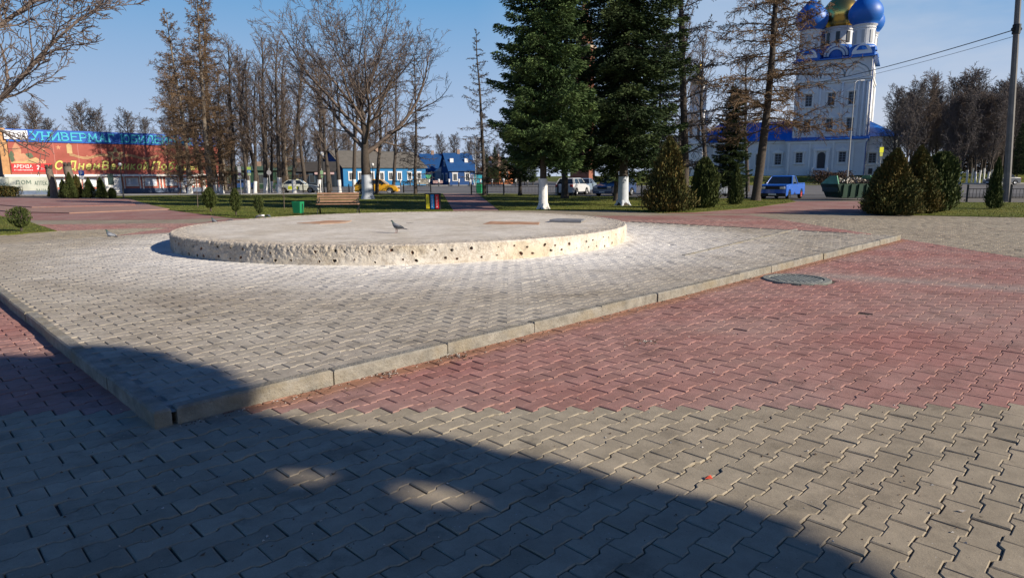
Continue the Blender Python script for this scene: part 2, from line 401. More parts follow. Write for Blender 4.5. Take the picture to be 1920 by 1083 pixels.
dia = vis & in_diamond(lx, ly, .075) & ((lx-CX)**2+(ly-CY)**2 > (CR-.1)**2)
paver_set(lx[dia], ly[dia], PZ, 'platform_paving', [M['pale']], None)
# slab under the platform pavers, in four bars round nothing visible
mb = MB(); ins = .10
dp = [(PC[0], PC[1]+ins*1.414), (PR[0]-ins*1.414, PR[1]), (PB[0], PB[1]-ins*1.414), (PL[0]+ins*1.414, PL[1])]
mb.slab(dp, -.05, PZ-.026)
eb = MB(); u_ = .7071
for a_, b_, nx, ny in ((PC, PR, -u_, u_), (PC, PL, u_, u_)):
    eb.add([(a_[0]+nx*.09, a_[1]+ny*.09, PZ-.009), (b_[0]+nx*.09, b_[1]+ny*.09, PZ-.009), (b_[0]+nx*.30, b_[1]+ny*.30, PZ-.010), (a_[0]+nx*.30, a_[1]+ny*.30, PZ-.010)], [(0, 1, 2, 3)])
tag(eb.build('edge_paving', M['pale']), kind='structure'); tag(mb.build('platform_bed', M['joint']), kind='structure')
# kerb stones along the two near edges
def kerb_run(mb, a, b, inside, first=0.0, L=1.16, wd=.105, z1=.112, gap=.012, z0=-.05):
    a = Vector(a); b = Vector(b); d = (b-a); T = d.length; d.normalize(); n = Vector((-d.y, d.x))
    if n.dot(Vector(inside)-a) < 0: n = -n
    s = first
    while s < T-.05:
        e = min(s+L*(1+rnd.uniform(-.01, .01)), T); o = rnd.uniform(-.008, .008); dz = rnd.uniform(-.005, .005)
        p = [a+d*(s+gap/2)+n*o, a+d*(e-gap/2)+n*(o+rnd.uniform(-.006, .006))]
        q = [p[1]+n*wd, p[0]+n*wd]
        c = .014
        ring = lambda ins, z: [tuple(v)+(z,) for v in (p[0]+n*ins+d*ins, p[1]+n*ins-d*ins, q[0]-n*ins*.3-d*ins, q[1]-n*ins*.3+d*ins)]
        vs = ring(0, z0)+ring(0, z1-c+dz)+ring(c, z1+dz)
        fs = [(0, 1, 5, 4), (1, 2, 6, 5), (2, 3, 7, 6), (3, 0, 4, 7), (4, 5, 9, 8), (5, 6, 10, 9), (6, 7, 11, 10), (7, 4, 8, 11), (8, 9, 10, 11)]
        mb.add(vs, fs); s = e
cpt = (-2, 15)
mb = MB(); kerb_run(mb, (PC[0]+.092, PC[1]+.092), PR, cpt, .0)
kerb_run(mb, (PC[0]+.0, PC[1]-.0), (PL[0], PL[1]), cpt, 0)
kerb_run(mb, PR, (4.0, 21.63), cpt, 1.2, z1=.112)
kerb_run(mb, PL, (-8.6, 19.8), cpt, 0, z1=.104)
ko = mb.build('kerb', M['kerb']); tag(ko, kind='structure')
# the inner raised strip at the far right of the platform
a = G(1496, 430, PZ); b = G(1285, 480, PZ)
mb = MB(); kerb_run(mb, b[:2], a[:2], (0, 15), 0, z1=PZ+.016, z0=PZ-.02, wd=.07)
tag(mb.build('kerb_inner', M['kerb']), kind='structure')
# far pavings: red strip beyond the platform, path, plaza at left with steps, lawns, road
red_far = M['red']
sheet('red_paving_strip', [(-1.35, 24.02), (3.2, 24.02), (9.75, 24.02), (9.75, 26.6), (-11.6, 26.6), (-11.6, 24.02)], 0.0, red_far)
sheet('red_path', px((1240, 400), (1300, 401.5), (1640, 399.5), (1612, 377.2), (1492, 378), (1400, 391)), .002, red_far)
sheet('red_path_middle', px((830, 362.5), (894, 362), (936, 394), (850, 395.5)), .002, red_far)
sheet('red_plaza', px((432, 408), (325, 411.8), (50, 413), (0, 405.5), (-120, 396), (-160, 371), (40, 371), (245, 373.5), (268, 384), (322, 395)), .002, red_far)
tread = pm('step_stone', (.30, .18, .14), .85, .2, 2, .3)
sheet('plaza_step_lower', px((130, 400.5), (318, 393), (284, 386), (245, 374.5), (0, 373), (-100, 385), (20, 398)), .05, tread, .06)
sheet('plaza_step_upper', px((60, 391), (255, 386.5), (240, 376), (0, 374), (-120, 378)), .10, M['red'], .06)
lawn_polys = {
 'lawn_middle': [(246, 372.5), (272, 385), (322, 394.5), (430, 408.5), (500, 411.5), (560, 404.5), (700, 399), (800, 396.5), (850, 395.5), (830, 362.5), (600, 364.5), (300, 366.5), (150, 369)],
 'lawn_left': [(-90, 395), (0, 405), (60, 418), (107, 433.5), (50, 437), (0, 440.5), (-120, 446)],
 'lawn_right': [(894, 361.8), (936, 394.5), (1040, 394.5), (1155, 394.5), (1235, 399.5), (1300, 398.5), (1400, 391), (1492, 378.5), (1480, 373.5), (1300, 372), (1100, 368)],
 'lawn_far_right': [(1608, 379), (1640, 399.5), (1700, 403.5), (1920, 408), (2100, 409), (2100, 380), (1920, 380)]}
lawn_xy = {}
for nme, P_ in lawn_polys.items():
    q = px(*P_); lawn_xy[nme] = q; sheet(nme, q, .016 if nme != 'x' else 0, M['lawn'], .04)
# grass tufts
def inpoly(x, y, P_):
    c = np.zeros(len(x), bool); n = len(P_)
    for i in range(n):
        x1, y1 = P_[i]; x2, y2 = P_[(i+1) % n]
        k = ((y1 > y) != (y2 > y)) & (x < (x2-x1)*(y-y1)/(y2-y1+1e-12)+x1); c ^= k
    return c
GX = []; GY = []
for nme, P_ in lawn_xy.items():
    xs = [p[0] for p in P_]; ys = [p[1] for p in P_]; y0 = min(ys); y1 = min(max(ys), 62)
    n = int((max(xs)-min(xs))*(y1-y0)*60)
    x = nr.uniform(min(xs), max(xs), n); y = y0+(y1-y0)*nr.random(n)**1.6
    k = inpoly(x, y, P_) & (np.abs(x) < y*.84); GX.append(x[k]); GY.append(y[k])
gx = np.concatenate(GX); gy = np.concatenate(GY); n = len(gx); h = nr.uniform(.015, .045, n); a = nr.uniform(0, 6.28, n); wd = .006+gy*.0003
b0 = np.stack([gx-np.cos(a)*wd, gy-np.sin(a)*wd, np.full(n, .012)], 1); b1 = np.stack([gx+np.cos(a)*wd, gy+np.sin(a)*wd, np.full(n, .012)], 1)
tp = np.stack([gx+nr.normal(0, .025, n), gy+nr.normal(0, .025, n), .012+h], 1)
gmat = leaf_mat('grass_blades', [(.2, (.07, .10, .018)), (.55, (.12, .145, .03)), (.9, (.20, .18, .06))], .5)
gme = quads('grass', np.stack([b0, b1, tp], 1).reshape(-1, 3), gmat, {'rnd': ('FACE', nr.random(n))}, 3)
tag(link('grass', gme), 'short spring grass growing over the lawns round the plaza', 'grass', kind='stuff')
# near walk, road, verge, bank
def road_poly(y0, y1): return [(-300, y0), (300, y0), (300, y1), (-300, y1)]
sheet('roadside_walk', road_poly(46, 200), -.03, M['sidewalk'])
sheet('road', [(-75, 72), (-20, 69), (20, 56), (120, 42), (260, 30), (260, 98), (60, 102), (0, 128), (-75, 128)], -.022, M['asphalt'])
mb = MB(); mb.slab([(-75, 128.2), (0, 128.2), (60, 102.2), (260, 98.2), (260, 99), (60, 103), (0, 129), (-75, 129)], -.03, .13)
mb.slab([(-75, 71.5), (-20, 68.5), (20, 55.5), (20.3, 55.9), (-20, 69), (-75, 72)], -.03, .09)
tag(mb.build('road_kerb', pm('pale_kerb', (.42, .41, .38), .85, .15, 1)), kind='structure')
lm = pm('road_line_paint', (.6, .6, .57), .8, .2, 2)
mb = MB()
for k in range(22):
    t = k*9-100; mb.add([(t, 88-t*.12, -.018), (t+3, 88-(t+3)*.12, -.018), (t+3, 88.18-(t+3)*.12, -.018), (t, 88.18-t*.12, -.018)], [(0, 1, 2, 3)])
tag(mb.build('road_marking', lm), kind='structure')
# gentle grassy rise that the church stands on
bm_ = MB(); prof = [(103, -.02), (106, .15), (112, 1.0), (116, 1.45), (150, 1.6), (400, 1.8)]
xs = [18, 26, 60, 120, 300]; off = [14, 9, 0, -2, -4]; vsb = []; fsb = []
for i, x in enumerate(xs):
    for y, z in prof: vsb.append((x+(-y*.02), y+off[i], z if i else -.05))
for i in range(4):
    for j in range(5): fsb.append((i*6+j, (i+1)*6+j, (i+1)*6+j+1, i*6+j+1))
bm_.add(vsb, fsb); tag(bm_.build('grass_bank', M['lawn'], smooth=True), kind='structure')
# ================================================================ the round plinth
def plinth():
    z0, z1 = PZ-.04, .455; na = 2300; holes = []
    rr = random.Random(3)
    for k in range(188):
        th = 2*math.pi*k/94+ (0 if k < 94 else .018)+rr.uniform(-.022, .022)
        holes.append((th, (z0+.265 if k < 94 else z0+.115)+rr.uniform(-.035, .035), rr.uniform(.010, .025)))
    th = np.linspace(0, 2*np.pi, na, endpoint=False)
    zz = np.concatenate([np.linspace(z0, z1-.03, 28), [z1-.012, z1]])
    T, Zs = np.meshgrid(th, zz)                               # rows by height
    cx, sy = np.cos(T)*CR, np.sin(T)*CR
    rough = np.clip(.5+.9*fbm(cx, sy, Zs*2, .45, 2, 4)+(Zs-z0)*2.4-.62-.45*np.cos(T+.5), 0, 1)   # broken aggregate near the top and toward the left
    d = .012*fbm(cx, sy, Zs, 1.2, 3, 1)+.004*fbm(cx, sy, Zs, 9, 2, 7)
    d += rough*(.042*fbm(cx, sy, Zs, 17, 3, 2)-.012)
    dark = np.zeros_like(T)
    for a, hz, hr in holes:
        da = (T-a+np.pi) % (2*np.pi)-np.pi
        q = np.sqrt((da*CR)**2*.7+(Zs-hz)**2)/hr+.75*fbm(cx, sy, Zs, 26, 2, 3)
        m = np.clip(1.25-q, 0, 1); d -= .035*np.minimum(m*3, 1)
        dark = np.maximum(dark, np.clip(1.45-q, 0, 1)*(1.4 if (int(a*37) % 4) else .7))
        sp = np.clip(1-np.abs(q-1.5)*1.4, 0, 1); d += .006*sp
    edge = np.clip((Zs-(z1-.035))/.035, 0, 1); d -= edge**2*.028
    rad = CR+d; V = [np.stack([CX+rad*np.cos(T), CY+rad*np.sin(T), Zs+edge*.006*fbm(cx, sy, Zs, 14, 2, 8)], -1).reshape(-1, 3)]
    rgh = [rough.ravel()]; drk = [dark.ravel()]
    rs = np.concatenate([CR-.04-np.arange(1, 28)*.035, np.linspace(CR-1.1, .1, 60)]); nz = len(zz)
    T2, R2 = np.meshgrid(th, rs); X2, Y2 = np.cos(T2)*R2, np.sin(T2)*R2
    e = np.clip(1-(CR-R2)/.75, 0, 1)
    e2 = np.clip(e*1.3+.5*fbm(X2, Y2, X2*0, .8, 2, 5)*e, 0, 1)
    Z2 = z1+.010*fbm(X2, Y2, X2*0, .7, 3, 6)+.004*fbm(X2, Y2, X2*0, 6, 2, 9)+e2*.016*fbm(X2, Y2, X2*0, 15, 2, 10)-e*.012
    V.append(np.stack([CX+X2, CY+Y2, Z2], -1).reshape(-1, 3)); rgh.append(e2.ravel()*.9); drk.append((e2*0).ravel())
    V = np.concatenate(V); nrow = nz+len(rs)
    i, k = np.meshgrid(np.arange(nrow-1), np.arange(na), indexing='ij'); k2 = (k+1) % na
    idx = np.stack([i*na+k, i*na+k2, (i+1)*na+k2, (i+1)*na+k], -1).reshape(-1)
    T_ = NT('plinth_concrete'); v = T_.coords('Object')
    rg = T_.n('ShaderNodeAttribute', attribute_name='rough').outputs['Fac']; dk = T_.n('ShaderNodeAttribute', attribute_name='dark').outputs['Fac']
    n1 = T_.noise(.9, 5, .6, v)
    base = T_.mix(T_.ramp(n1, [(.4, 0.0), (.6, 1.0)]), (.57, .51, .42), (.66, .61, .53))
    sz = T_.n('ShaderNodeSeparateXYZ'); T_.l(v, sz.inputs[0])
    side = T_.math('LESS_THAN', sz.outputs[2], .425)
    yel = T_.ramp(T_.noise(1.3, 2, .4, v), [(.45, 0.0), (.6, 1.0)])
    base = T_.mix(T_.math('MULTIPLY', side, yel), base, (.58, .50, .37))
    gry = T_.math('MULTIPLY', side, T_.ramp(T_.n('ShaderNodeMath', operation='ADD').outputs[0], [(0, 0.0), (1, 0.0)]))
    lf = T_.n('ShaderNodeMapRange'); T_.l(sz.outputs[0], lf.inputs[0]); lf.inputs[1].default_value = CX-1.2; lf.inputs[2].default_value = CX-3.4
    base = T_.mix(T_.math('MULTIPLY', T_.math('MULTIPLY', side, lf.outputs[0]), T_.ramp(T_.noise(2, 4, .6, v), [(.35, .3), (.6, 1.0)])), base, (.30, .285, .26))  # left of the side greyed, its shade put into the colour
    fine = T_.noise(38, 5, .8, v)
    agg = T_.mix(T_.ramp(fine, [(.36, 0.0), (.6, 1.0)]), (.17, .14, .11), (.62, .55, .46))
    base = T_.mix(T_.math('MULTIPLY', rg, .85), base, agg)
    smear = T_.noise(3, 6, .7, v); base = T_.mix(1.0, base, T_.ramp(smear, [(.3, .8), (.55, 1.0), (.7, 1.08)]), 'MULTIPLY')
    cr = T_.n('ShaderNodeMapping', i_Scale=(.6, 2.6, 1)); T_.l(v, cr.inputs[0]); crack = T_.noise(1.6, 7, .75, cr.outputs[0])
    base = T_.mix(T_.ramp(crack, [(.48, 0.0), (.5, .75), (.52, 0.0)]), base, (.3, .24, .18))
    hc = T_.mix(T_.ramp(T_.noise(4, 2, .5, v), [(.45, 0.0), (.55, 1.0)]), (.05, .035, .025), (.17, .06, .03))
    base = T_.mix(T_.ramp(dk, [(.15, 0.0), (.5, .92)]), base, hc)
    T_.l(base, T_.b.inputs['Base Color']); T_.b.inputs['Roughness'].default_value = .9; T_.b.inputs['Specular IOR Level'].default_value = .2
    T_.bump(T_.math('MULTIPLY', fine, T_.math('ADD', rg, .35)), .6, .03)
    me = npmesh('round_plinth', V, np.full(len(idx)//4, 4), idx, T_.m, attrs={'rough': ('POINT', np.concatenate(rgh)), 'dark': ('POINT', np.concatenate(drk))})
    if me.polygons[0].normal.dot(Vector((1, 0, 0))) < 0: me.flip_normals()
    return link('round_plinth', me)
pl = plinth(); tag(pl, 'wide low round concrete plinth with two rows of drilled holes round its broken rim', 'plinth')
rust = pm('rusty_steel', (.42, .22, .12), .85, .3, 3, .4, dirt=((.55, .42, .30), .9))
def plate(pts, label, z=.468):
    mb = MB(); q = [G(p[0], p[1], z) for p in pts]; mb.slab([(p.x, p.y) for p in q], z-.014, z-.001)
    return tag(mb.build('rusty_plate', rust, bevel=.004), label, 'metal plate')
plate([(556, 418), (600, 419.5), (648, 417), (660, 413.5), (616, 413)], 'thin rusty plate lying on the plinth in front of the bench')
plate([(906, 419.5), (1010, 420.5), (1012, 416), (920, 414.6)], 'larger reddish rusty plate lying on the right half of the plinth')
mb = MB(); q = [G(*p, .47) for p in [(1030, 416), (1090, 417), (1098, 412.5), (1046, 411)]]
vs_ = [(p.x, p.y, z) for z in (.47, .50) for p in q]; vs_[4] = (vs_[4][0], vs_[4][1], .53); vs_[5] = (vs_[5][0], vs_[5][1], .52)
mb.add(vs_, [(0, 3, 2, 1), (4, 5, 6, 7), (0, 1, 5, 4), (1, 2, 6, 5), (2, 3, 7, 6), (3, 0, 4, 7)])
tag(mb.build('hatch_lid', [pm('dull_metal', (.30, .30, .31), .6, .3, 3, metal=.4)], bevel=.004), 'bent dark edged metal lid near the right end of the plinth', 'metal lid')
mb = MB(); mb.add([(q[0].x-.03, q[0].y-.06, .462), (q[1].x+.02, q[1].y-.06, .462), (q[1].x, q[1].y+.05, .50), (q[0].x, q[0].y+.05, .50)], [(0, 1, 2, 3)])
# ================================================================ manhole
t = empty('manhole', (mh.x, mh.y, 0), 0, 'round concrete manhole set in the red paving beside the kerb', 'manhole')
mb = MB(); mb.lathe([(.50, -.03), (.50, .012), (.485, .022), (.40, .024), (.395, .004), (.39, -.02)], n=48); mb.build('ring', pm('manhole_ring', (.20, .205, .185), .9, .3, 8, .6), t)
mb = MB(); mb.lathe([(0.001, .02), (.12, .021), (.36, .018), (.385, .010), (.385, -.02)], n=48)
for k in range(-4, 5): mb.box((k*.08, 0, .02), (.012, 2*math.sqrt(.36**2-(k*.08)**2)*.95, .01))
mb.build('cover', pm('manhole_cover', (.22, .235, .215), .85, .25, 9, .5), t)
# loose crumbs of earth and stone, thicker along the kerb
V = []; ico = [(1, 0, -.4), (-.5, .87, -.4), (-.5, -.87, -.4), (0, 0, .9)]
def crumb(x, y, z, s):
    a = rnd.uniform(0, 6.28); c, s_ = math.cos(a), math.sin(a)
    p = [((q[0]*c-q[1]*s_)*s*rnd.uniform(.6, 1.4)+x, (q[0]*s_+q[1]*c)*s*rnd.uniform(.6, 1.4)+y, z+(q[2]+.35)*s*.6) for q in ico]
    for f in ((0, 1, 3), (1, 2, 3), (2, 0, 3)): V.extend([p[i] for i in f])
for k in range(900):
    y = 2.6+rnd.random()**1.5*13; x = rnd.uniform(-y*.8, y*.8)
    crumb(x, y, PZ+.002 if in_diamond(np.array(x), np.array(y)) else 0.001, rnd.uniform(.0025, .008)*(1+y*.06))
for k in range(520):
    s = rnd.random()**1.3*15; o = abs(rnd.gauss(0, .07)); crumb(PC[0]+.10+s*.707+o*.7, PC[1]+.08+s*.707-o*.7, .001, rnd.uniform(.003, .012))
for (cx_, cy_) in [G(727, 701)[:2], G(858, 668)[:2], G(592, 716)[:2], G(1400, 522)[:2], G(1215, 640)[:2]]:
    for k in range(50): crumb(cx_+rnd.gauss(0, .07), cy_+rnd.gauss(0, .05), .002, rnd.uniform(.004, .016))
for k in range(150):                    # dry leaf scraps and twig ends
    y = 2.5+rnd.random()**1.3*9; x = rnd.uniform(-y*.8, y*.8); z = (PZ if in_diamond(np.array(x), np.array(y)) else 0)+.004; a = rnd.uniform(0, 6.28); l = rnd.uniform(.006, .018); w_ = l*rnd.choice([.12, .5, .6]); ca, sa = math.cos(a), math.sin(a)
    q = [(x+ca*l, y+sa*l, z+.004), (x-sa*w_, y+ca*w_, z), (x-ca*l, y-sa*l, z+.005)]; V.extend(q); V.extend([q[0], q[2], (x+sa*w_, y-ca*w_, z+.001)]); V.extend([q[0], q[2], (x+sa*w_, y-ca*w_, z+.001)])
dm = leaf_mat('crumbs', [(.2, (.05, .035, .025)), (.55, (.14, .09, .06)), (.75, (.45, .42, .38))], 3)
tag(link('debris', quads('debris', V, dm, {'rnd': ('FACE', np.repeat(nr.random(len(V)//9), 3))}, 3)), 'crumbs of earth and grit scattered over the paving and along the kerb', 'grit', kind='stuff')
p = G(1328, 897); mb = MB(); mb.add([(p.x-.02, p.y-.008, .004), (p.x+.02, p.y-.012, .006), (p.x+.017, p.y+.012, .016), (p.x-.012, p.y+.014, .005), (p.x+.004, p.y, .02)], [(0, 1, 4), (1, 2, 4), (2, 3, 4), (3, 0, 4)])
tag(mb.build('litter_scrap', pm('red_scrap', (.6, .07, .03), .6, .1)), 'small scrap of red litter on the sunlit grey pavers', 'litter')
# ================================================================ pigeons
def loft(secs, n=14):                   # secs: (x, y, z, half width, half height)
    vs = []; fs = []
    for i, (x, y, z, a, b) in enumerate(secs):
        for k in range(n):
            t = 2*math.pi*k/n; vs.append((x, y+a*math.cos(t), z+b*math.sin(t)))
        if i:
            for k in range(n): fs.append(((i-1)*n+k, (i-1)*n+(k+1) % n, i*n+(k+1) % n, i*n+k))
    fs.append(tuple(range(n))); fs.append(tuple((len(secs)-1)*n+k for k in range(n-1, -1, -1)))
    return vs, fs
def plume():
    T = NT('plumage'); v = T.coords('Object'); s = T.n('ShaderNodeSeparateXYZ'); T.l(v, s.inputs[0])
    c = T.ramp(T.math('ADD', T.math('MULTIPLY', s.outputs[0], 3.0), .5), [(.0, (.05, .055, .065)), (.35, (.20, .21, .23)), (.62, (.13, .14, .16)), (.74, (.035, .075, .06)), (.9, (.05, .055, .07))])
    T.l(c, T.b.inputs['Base Color']); T.b.inputs['Roughness'].default_value = .5; return T.m
plm = plume(); plw = pm('wing_feathers', (.09, .095, .105), .6, .5, 30); pld = pm('dark_feathers', (.05, .052, .06), .6, .4, 30); plp = pm('pale_feathers', (.42, .43, .45), .6, .3, 30); plr = pm('bird_leg', (.35, .09, .07), .6, .1)
def pigeon(loc, rz, pose, label, wing, s=1.0):
    t = empty('pigeon', loc, rz, label, 'pigeon', 'pigeons on and around the plinth', s)
    if pose == 'up':                    # head raised, looking forward (+x)
        S = [(-.205, 0, .085, .012, .004), (-.15, 0, .095, .03, .010), (-.10, 0, .107, .042, .028), (-.05, 0, .118, .056, .046), (0, 0, .132, .062, .056), (.045, 0, .15, .056, .058), (.075, 0, .18, .04, .045), (.088, 0, .21, .027, .03), (.098, 0, .238, .022, .024), (.115, 0, .25, .017, .018), (.13, 0, .25, .008, .008)]
        hx, hz = .13, .249
    else:                               # feeding, head down
        S = [(-.19, 0, .13, .012, .004), (-.14, 0, .13, .03, .010), (-.09, 0, .13, .045, .03), (-.04, 0, .128, .056, .046), (.01, 0, .12, .06, .054), (.055, 0, .105, .05, .048), (.085, 0, .08, .034, .034), (.105, 0, .058, .024, .024), (.122, 0, .044, .02, .02), (.135, 0, .034, .013, .014)]
        hx, hz = .135, .032
    mb = MB(); vs, fs = loft(S); mb.add(vs, fs); mb.build('body', plm, t, smooth=True, sub=1)
    zt = .14 if pose == 'up' else .138
    for sy in (-1, 1):
        mb = MB(); W = [(-.17, sy*.018, zt-.03, .006, .008), (-.12, sy*.035, zt-.022, .011, .018), (-.06, sy*.048, zt-.012, .014, .032), (0, sy*.054, zt-.006, .013, .036), (.045, sy*.05, zt+.002, .008, .024)]
        vs, fs = loft(W, 10); mb.add(vs, fs); mb.build('wing', wing, t, smooth=True, sub=1)
        mb = MB(); mb.tube([(0.005, sy*.022, .085), (.0, sy*.024, .045), (.004, sy*.024, .008)], [.009, .005, .004], 6)
        for a in (-.5, 0, .5): mb.tube([(.004, sy*.024, .006), (.004+.032*math.cos(a), sy*.024+.032*math.sin(a), .003)], [.003, .002], 5)
        mb.tube([(.004, sy*.024, .006), (-.016, sy*.024, .003)], [.003, .002], 5)
        mb.build('leg', plr, t, smooth=True)
    mb = MB(); mb.tube([(hx-.004, 0, hz), (hx+.022, 0, hz-.008)], [.005, .001], 6); mb.build('beak', pld, t)
    mb = MB(); mb.add([(-.16, -.02, zt-.045), (-.16, .02, zt-.045), (-.25, .028, zt-.065), (-.25, -.028, zt-.065), (-.16, -.02, zt-.036), (-.16, .02, zt-.036), (-.25, .028, zt-.06), (-.25, -.028, zt-.06)], [(0, 1, 2, 3), (4, 5, 6, 7), (0, 1, 5, 4), (1, 2, 6, 5), (2, 3, 7, 6), (3, 0, 4, 7)]); mb.build('tail', pld, t)
    return t
p = G(744, 436, .462); pigeon((p.x, p.y, .46), R(158), 'up', 'dark grey pigeon standing on top of the plinth', plw)
p = G(208, 450); pigeon((p.x, p.y, .002), R(165), 'up', 'pigeon with pale wings walking on the paving left of the plinth', plp, 1.1)
p = G(403, 424); pigeon((p.x, p.y, .002), R(150), 'up', 'dark pigeon with raised head behind the left edge of the plinth', pld, 1.15)
p = G(435, 421); pigeon((p.x, p.y, .002), R(10), 'down', 'dark pigeon bending down to feed behind the plinth', pld, 1.1)
p = G(484, 411.5); pigeon((p.x, p.y, .01), R(200), 'down', 'grey pigeon feeding under the small thin thuja, left of the white one', plw)
p = G(493, 411); pigeon((p.x, p.y, .01), R(60), 'down', 'white pigeon feeding in the group under the small thin thuja', pm('white_feathers', (.7, .7, .7), .6, .1), 1.1)
p = G(504, 410.5); pigeon((p.x, p.y, .01), R(-20), 'down', 'rightmost grey pigeon feeding in the group near the litter bin', plw)
# ================================================================ writing
# brush strokes of each letter in a unit cell, x to the right, y up
def _o(x0, x1, y0, y1, n=12): return [((x0+x1)/2+(x1-x0)/2*math.cos(2*math.pi*k/n), (y0+y1)/2+(y1-y0)/2*math.sin(2*math.pi*k/n)) for k in range(n+1)]
def _bow(x0, x1, y0, y1): m = (y0+y1)/2; k = (x1-x0); return [(x0, y1), (x0+k*.6, y1), (x1-.04, y1-(y1-m)*.35), (x1, m), (x1-.04, y0+(m-y0)*.35), (x0+k*.6, y0), (x0, y0)]
def _c(x0, x1, y0, y1): return [((x0+x1)/2+(x1-x0)/2*math.cos(a), (y0+y1)/2+(y1-y0)/2*math.sin(a)) for a in np.linspace(.7, 2*math.pi-.7, 12)]
X_ = .66                                # height of small letters
LET = {'У': [[(0, 1), (.42, .4)], [(.8, 1), (.42, .4), (.3, .06), (.08, 0)]], 'Н': [[(0, 0), (0, 1)], [(.75, 0), (.75, 1)], [(0, .5), (.75, .5)]], 'И': [[(0, 1), (0, 0), (.75, 1), (.75, 0)]],
 'Й': [[(0, .86), (0, 0), (.75, .86), (.75, 0)], [(.2, 1.02), (.38, .93), (.56, 1.02)]], 'В': [[(0, 0), (0, 1)], _bow(0, .62, .53, 1), _bow(0, .72, 0, .53)], 'Е': [[(.65, 1), (0, 1), (0, 0), (.67, 0)], [(0, .52), (.55, .52)]],
 'Р': [[(0, 0), (0, 1)], _bow(0, .68, .42, 1)], 'М': [[(0, 0), (.05, 1), (.45, .25), (.85, 1), (.9, 0)]], 'А': [[(0, 0), (.4, 1), (.8, 0)], [(.15, .35), (.65, .35)]], 'Г': [[(0, 0), (0, 1), (.62, 1), (.62, .82)]],
 'Ю': [[(0, 0), (0, 1)], [(0, .5), (.3, .5)], _o(.3, 1.0, 0, 1)], 'Б': [[(.62, 1), (0, 1), (0, 0)], _bow(0, .68, 0, .56)], 'Л': [[(0, 0), (.14, .12), (.28, 1), (.75, 1), (.75, 0)]], 'Ы': [[(0, 0), (0, 1)], _bow(0, .5, 0, .56), [(.8, 0), (.8, 1)]],
 'С': [_c(0, .8, 0, 1)], 'Д': [[(.1, 0), (.25, 1), (.72, 1), (.72, 0)], [(0, -.15), (0, 0), (.85, 0), (.85, -.15)]], 'П': [[(0, 0), (0, 1), (.72, 1), (.72, 0)]], 'Я': [[(.68, 0), (.68, 1), (.2, 1), (.05, .85), (.05, .62), (.2, .48), (.68, .48)], [(.32, .48), (0, 0)]],
 'К': [[(0, 0), (0, 1)], [(.7, 1), (.05, .48), (.72, 0)]], 'О': [_o(0, .8, 0, 1)], 'Т': [[(0, 1), (.75, 1)], [(.375, 1), (.375, 0)]], 'Ч': [[(0, 1), (0, .6), (.12, .48), (.7, .48)], [(.7, 1), (.7, 0)]],
 'н': [[(0, 0), (0, X_)], [(.5, 0), (.5, X_)], [(0, .35), (.5, .35)]], 'е': [[(.03, .34), (.52, .34), (.46, .56), (.27, X_), (.06, .52), (0, .33), (.07, .1), (.28, 0), (.5, .12)]], 'м': [[(0, 0), (.05, X_), (.33, .18), (.6, X_), (.66, 0)]], 'л': [[(0, 0), (.1, .1), (.22, X_), (.5, X_), (.5, 0)]],
 'и': [[(0, X_), (0, 0), (.5, X_), (.5, 0)]], 'к': [[(0, 0), (0, X_)], [(.48, X_), (.03, .32), (.5, 0)]], 'о': [_o(0, .52, 0, X_)], 'й': [[(0, X_), (0, 0), (.5, X_), (.5, 0)], [(.1, .92), (.25, .8), (.4, .92)]], 'б': [_o(0, .52, 0, .58), [(0, .3), (.04, .72), (.25, .92), (.5, 1)]],
 'д': [[(.08, 0), (.16, X_), (.46, X_), (.46, 0)], [(0, -.14), (0, 0), (.56, 0), (.56, -.14)]], 'ы': [[(0, 0), (0, X_)], _bow(0, .36, 0, .36), [(.56, 0), (.56, X_)]], '!': [[(.05, 1), (.05, .32)], [(.05, .1), (.05, 0)]], '2': [[(0, .78), (.12, .96), (.36, 1), (.56, .86), (.56, .64), (0, 0), (.62, 0)]], '4': [[(.5, 0), (.5, 1), (0, .3), (.68, .3)]],
 'т': [[(0, X_), (.46, X_)], [(.23, X_), (.23, 0)]], 'с': [_c(0, .52, 0, X_)], 'в': [[(0, 0), (0, X_)], _bow(0, .42, .34, X_), _bow(0, .46, 0, .34)], 'а': [_o(0, .5, 0, X_), [(.5, X_), (.5, 0)]], 'э': [[(0, .56), (.22, X_), (.46, .5), (.46, .16), (.22, 0), (0, .1)], [(.15, .33), (.46, .33)]], 'ж': [[(.36, 0), (.36, X_)], [(0, X_), (.36, .33), (0, 0)], [(.72, X_), (.36, .33), (.72, 0)]], 'P': [[(0, 0), (0, 1)], _bow(0, .68, .42, 1)]}
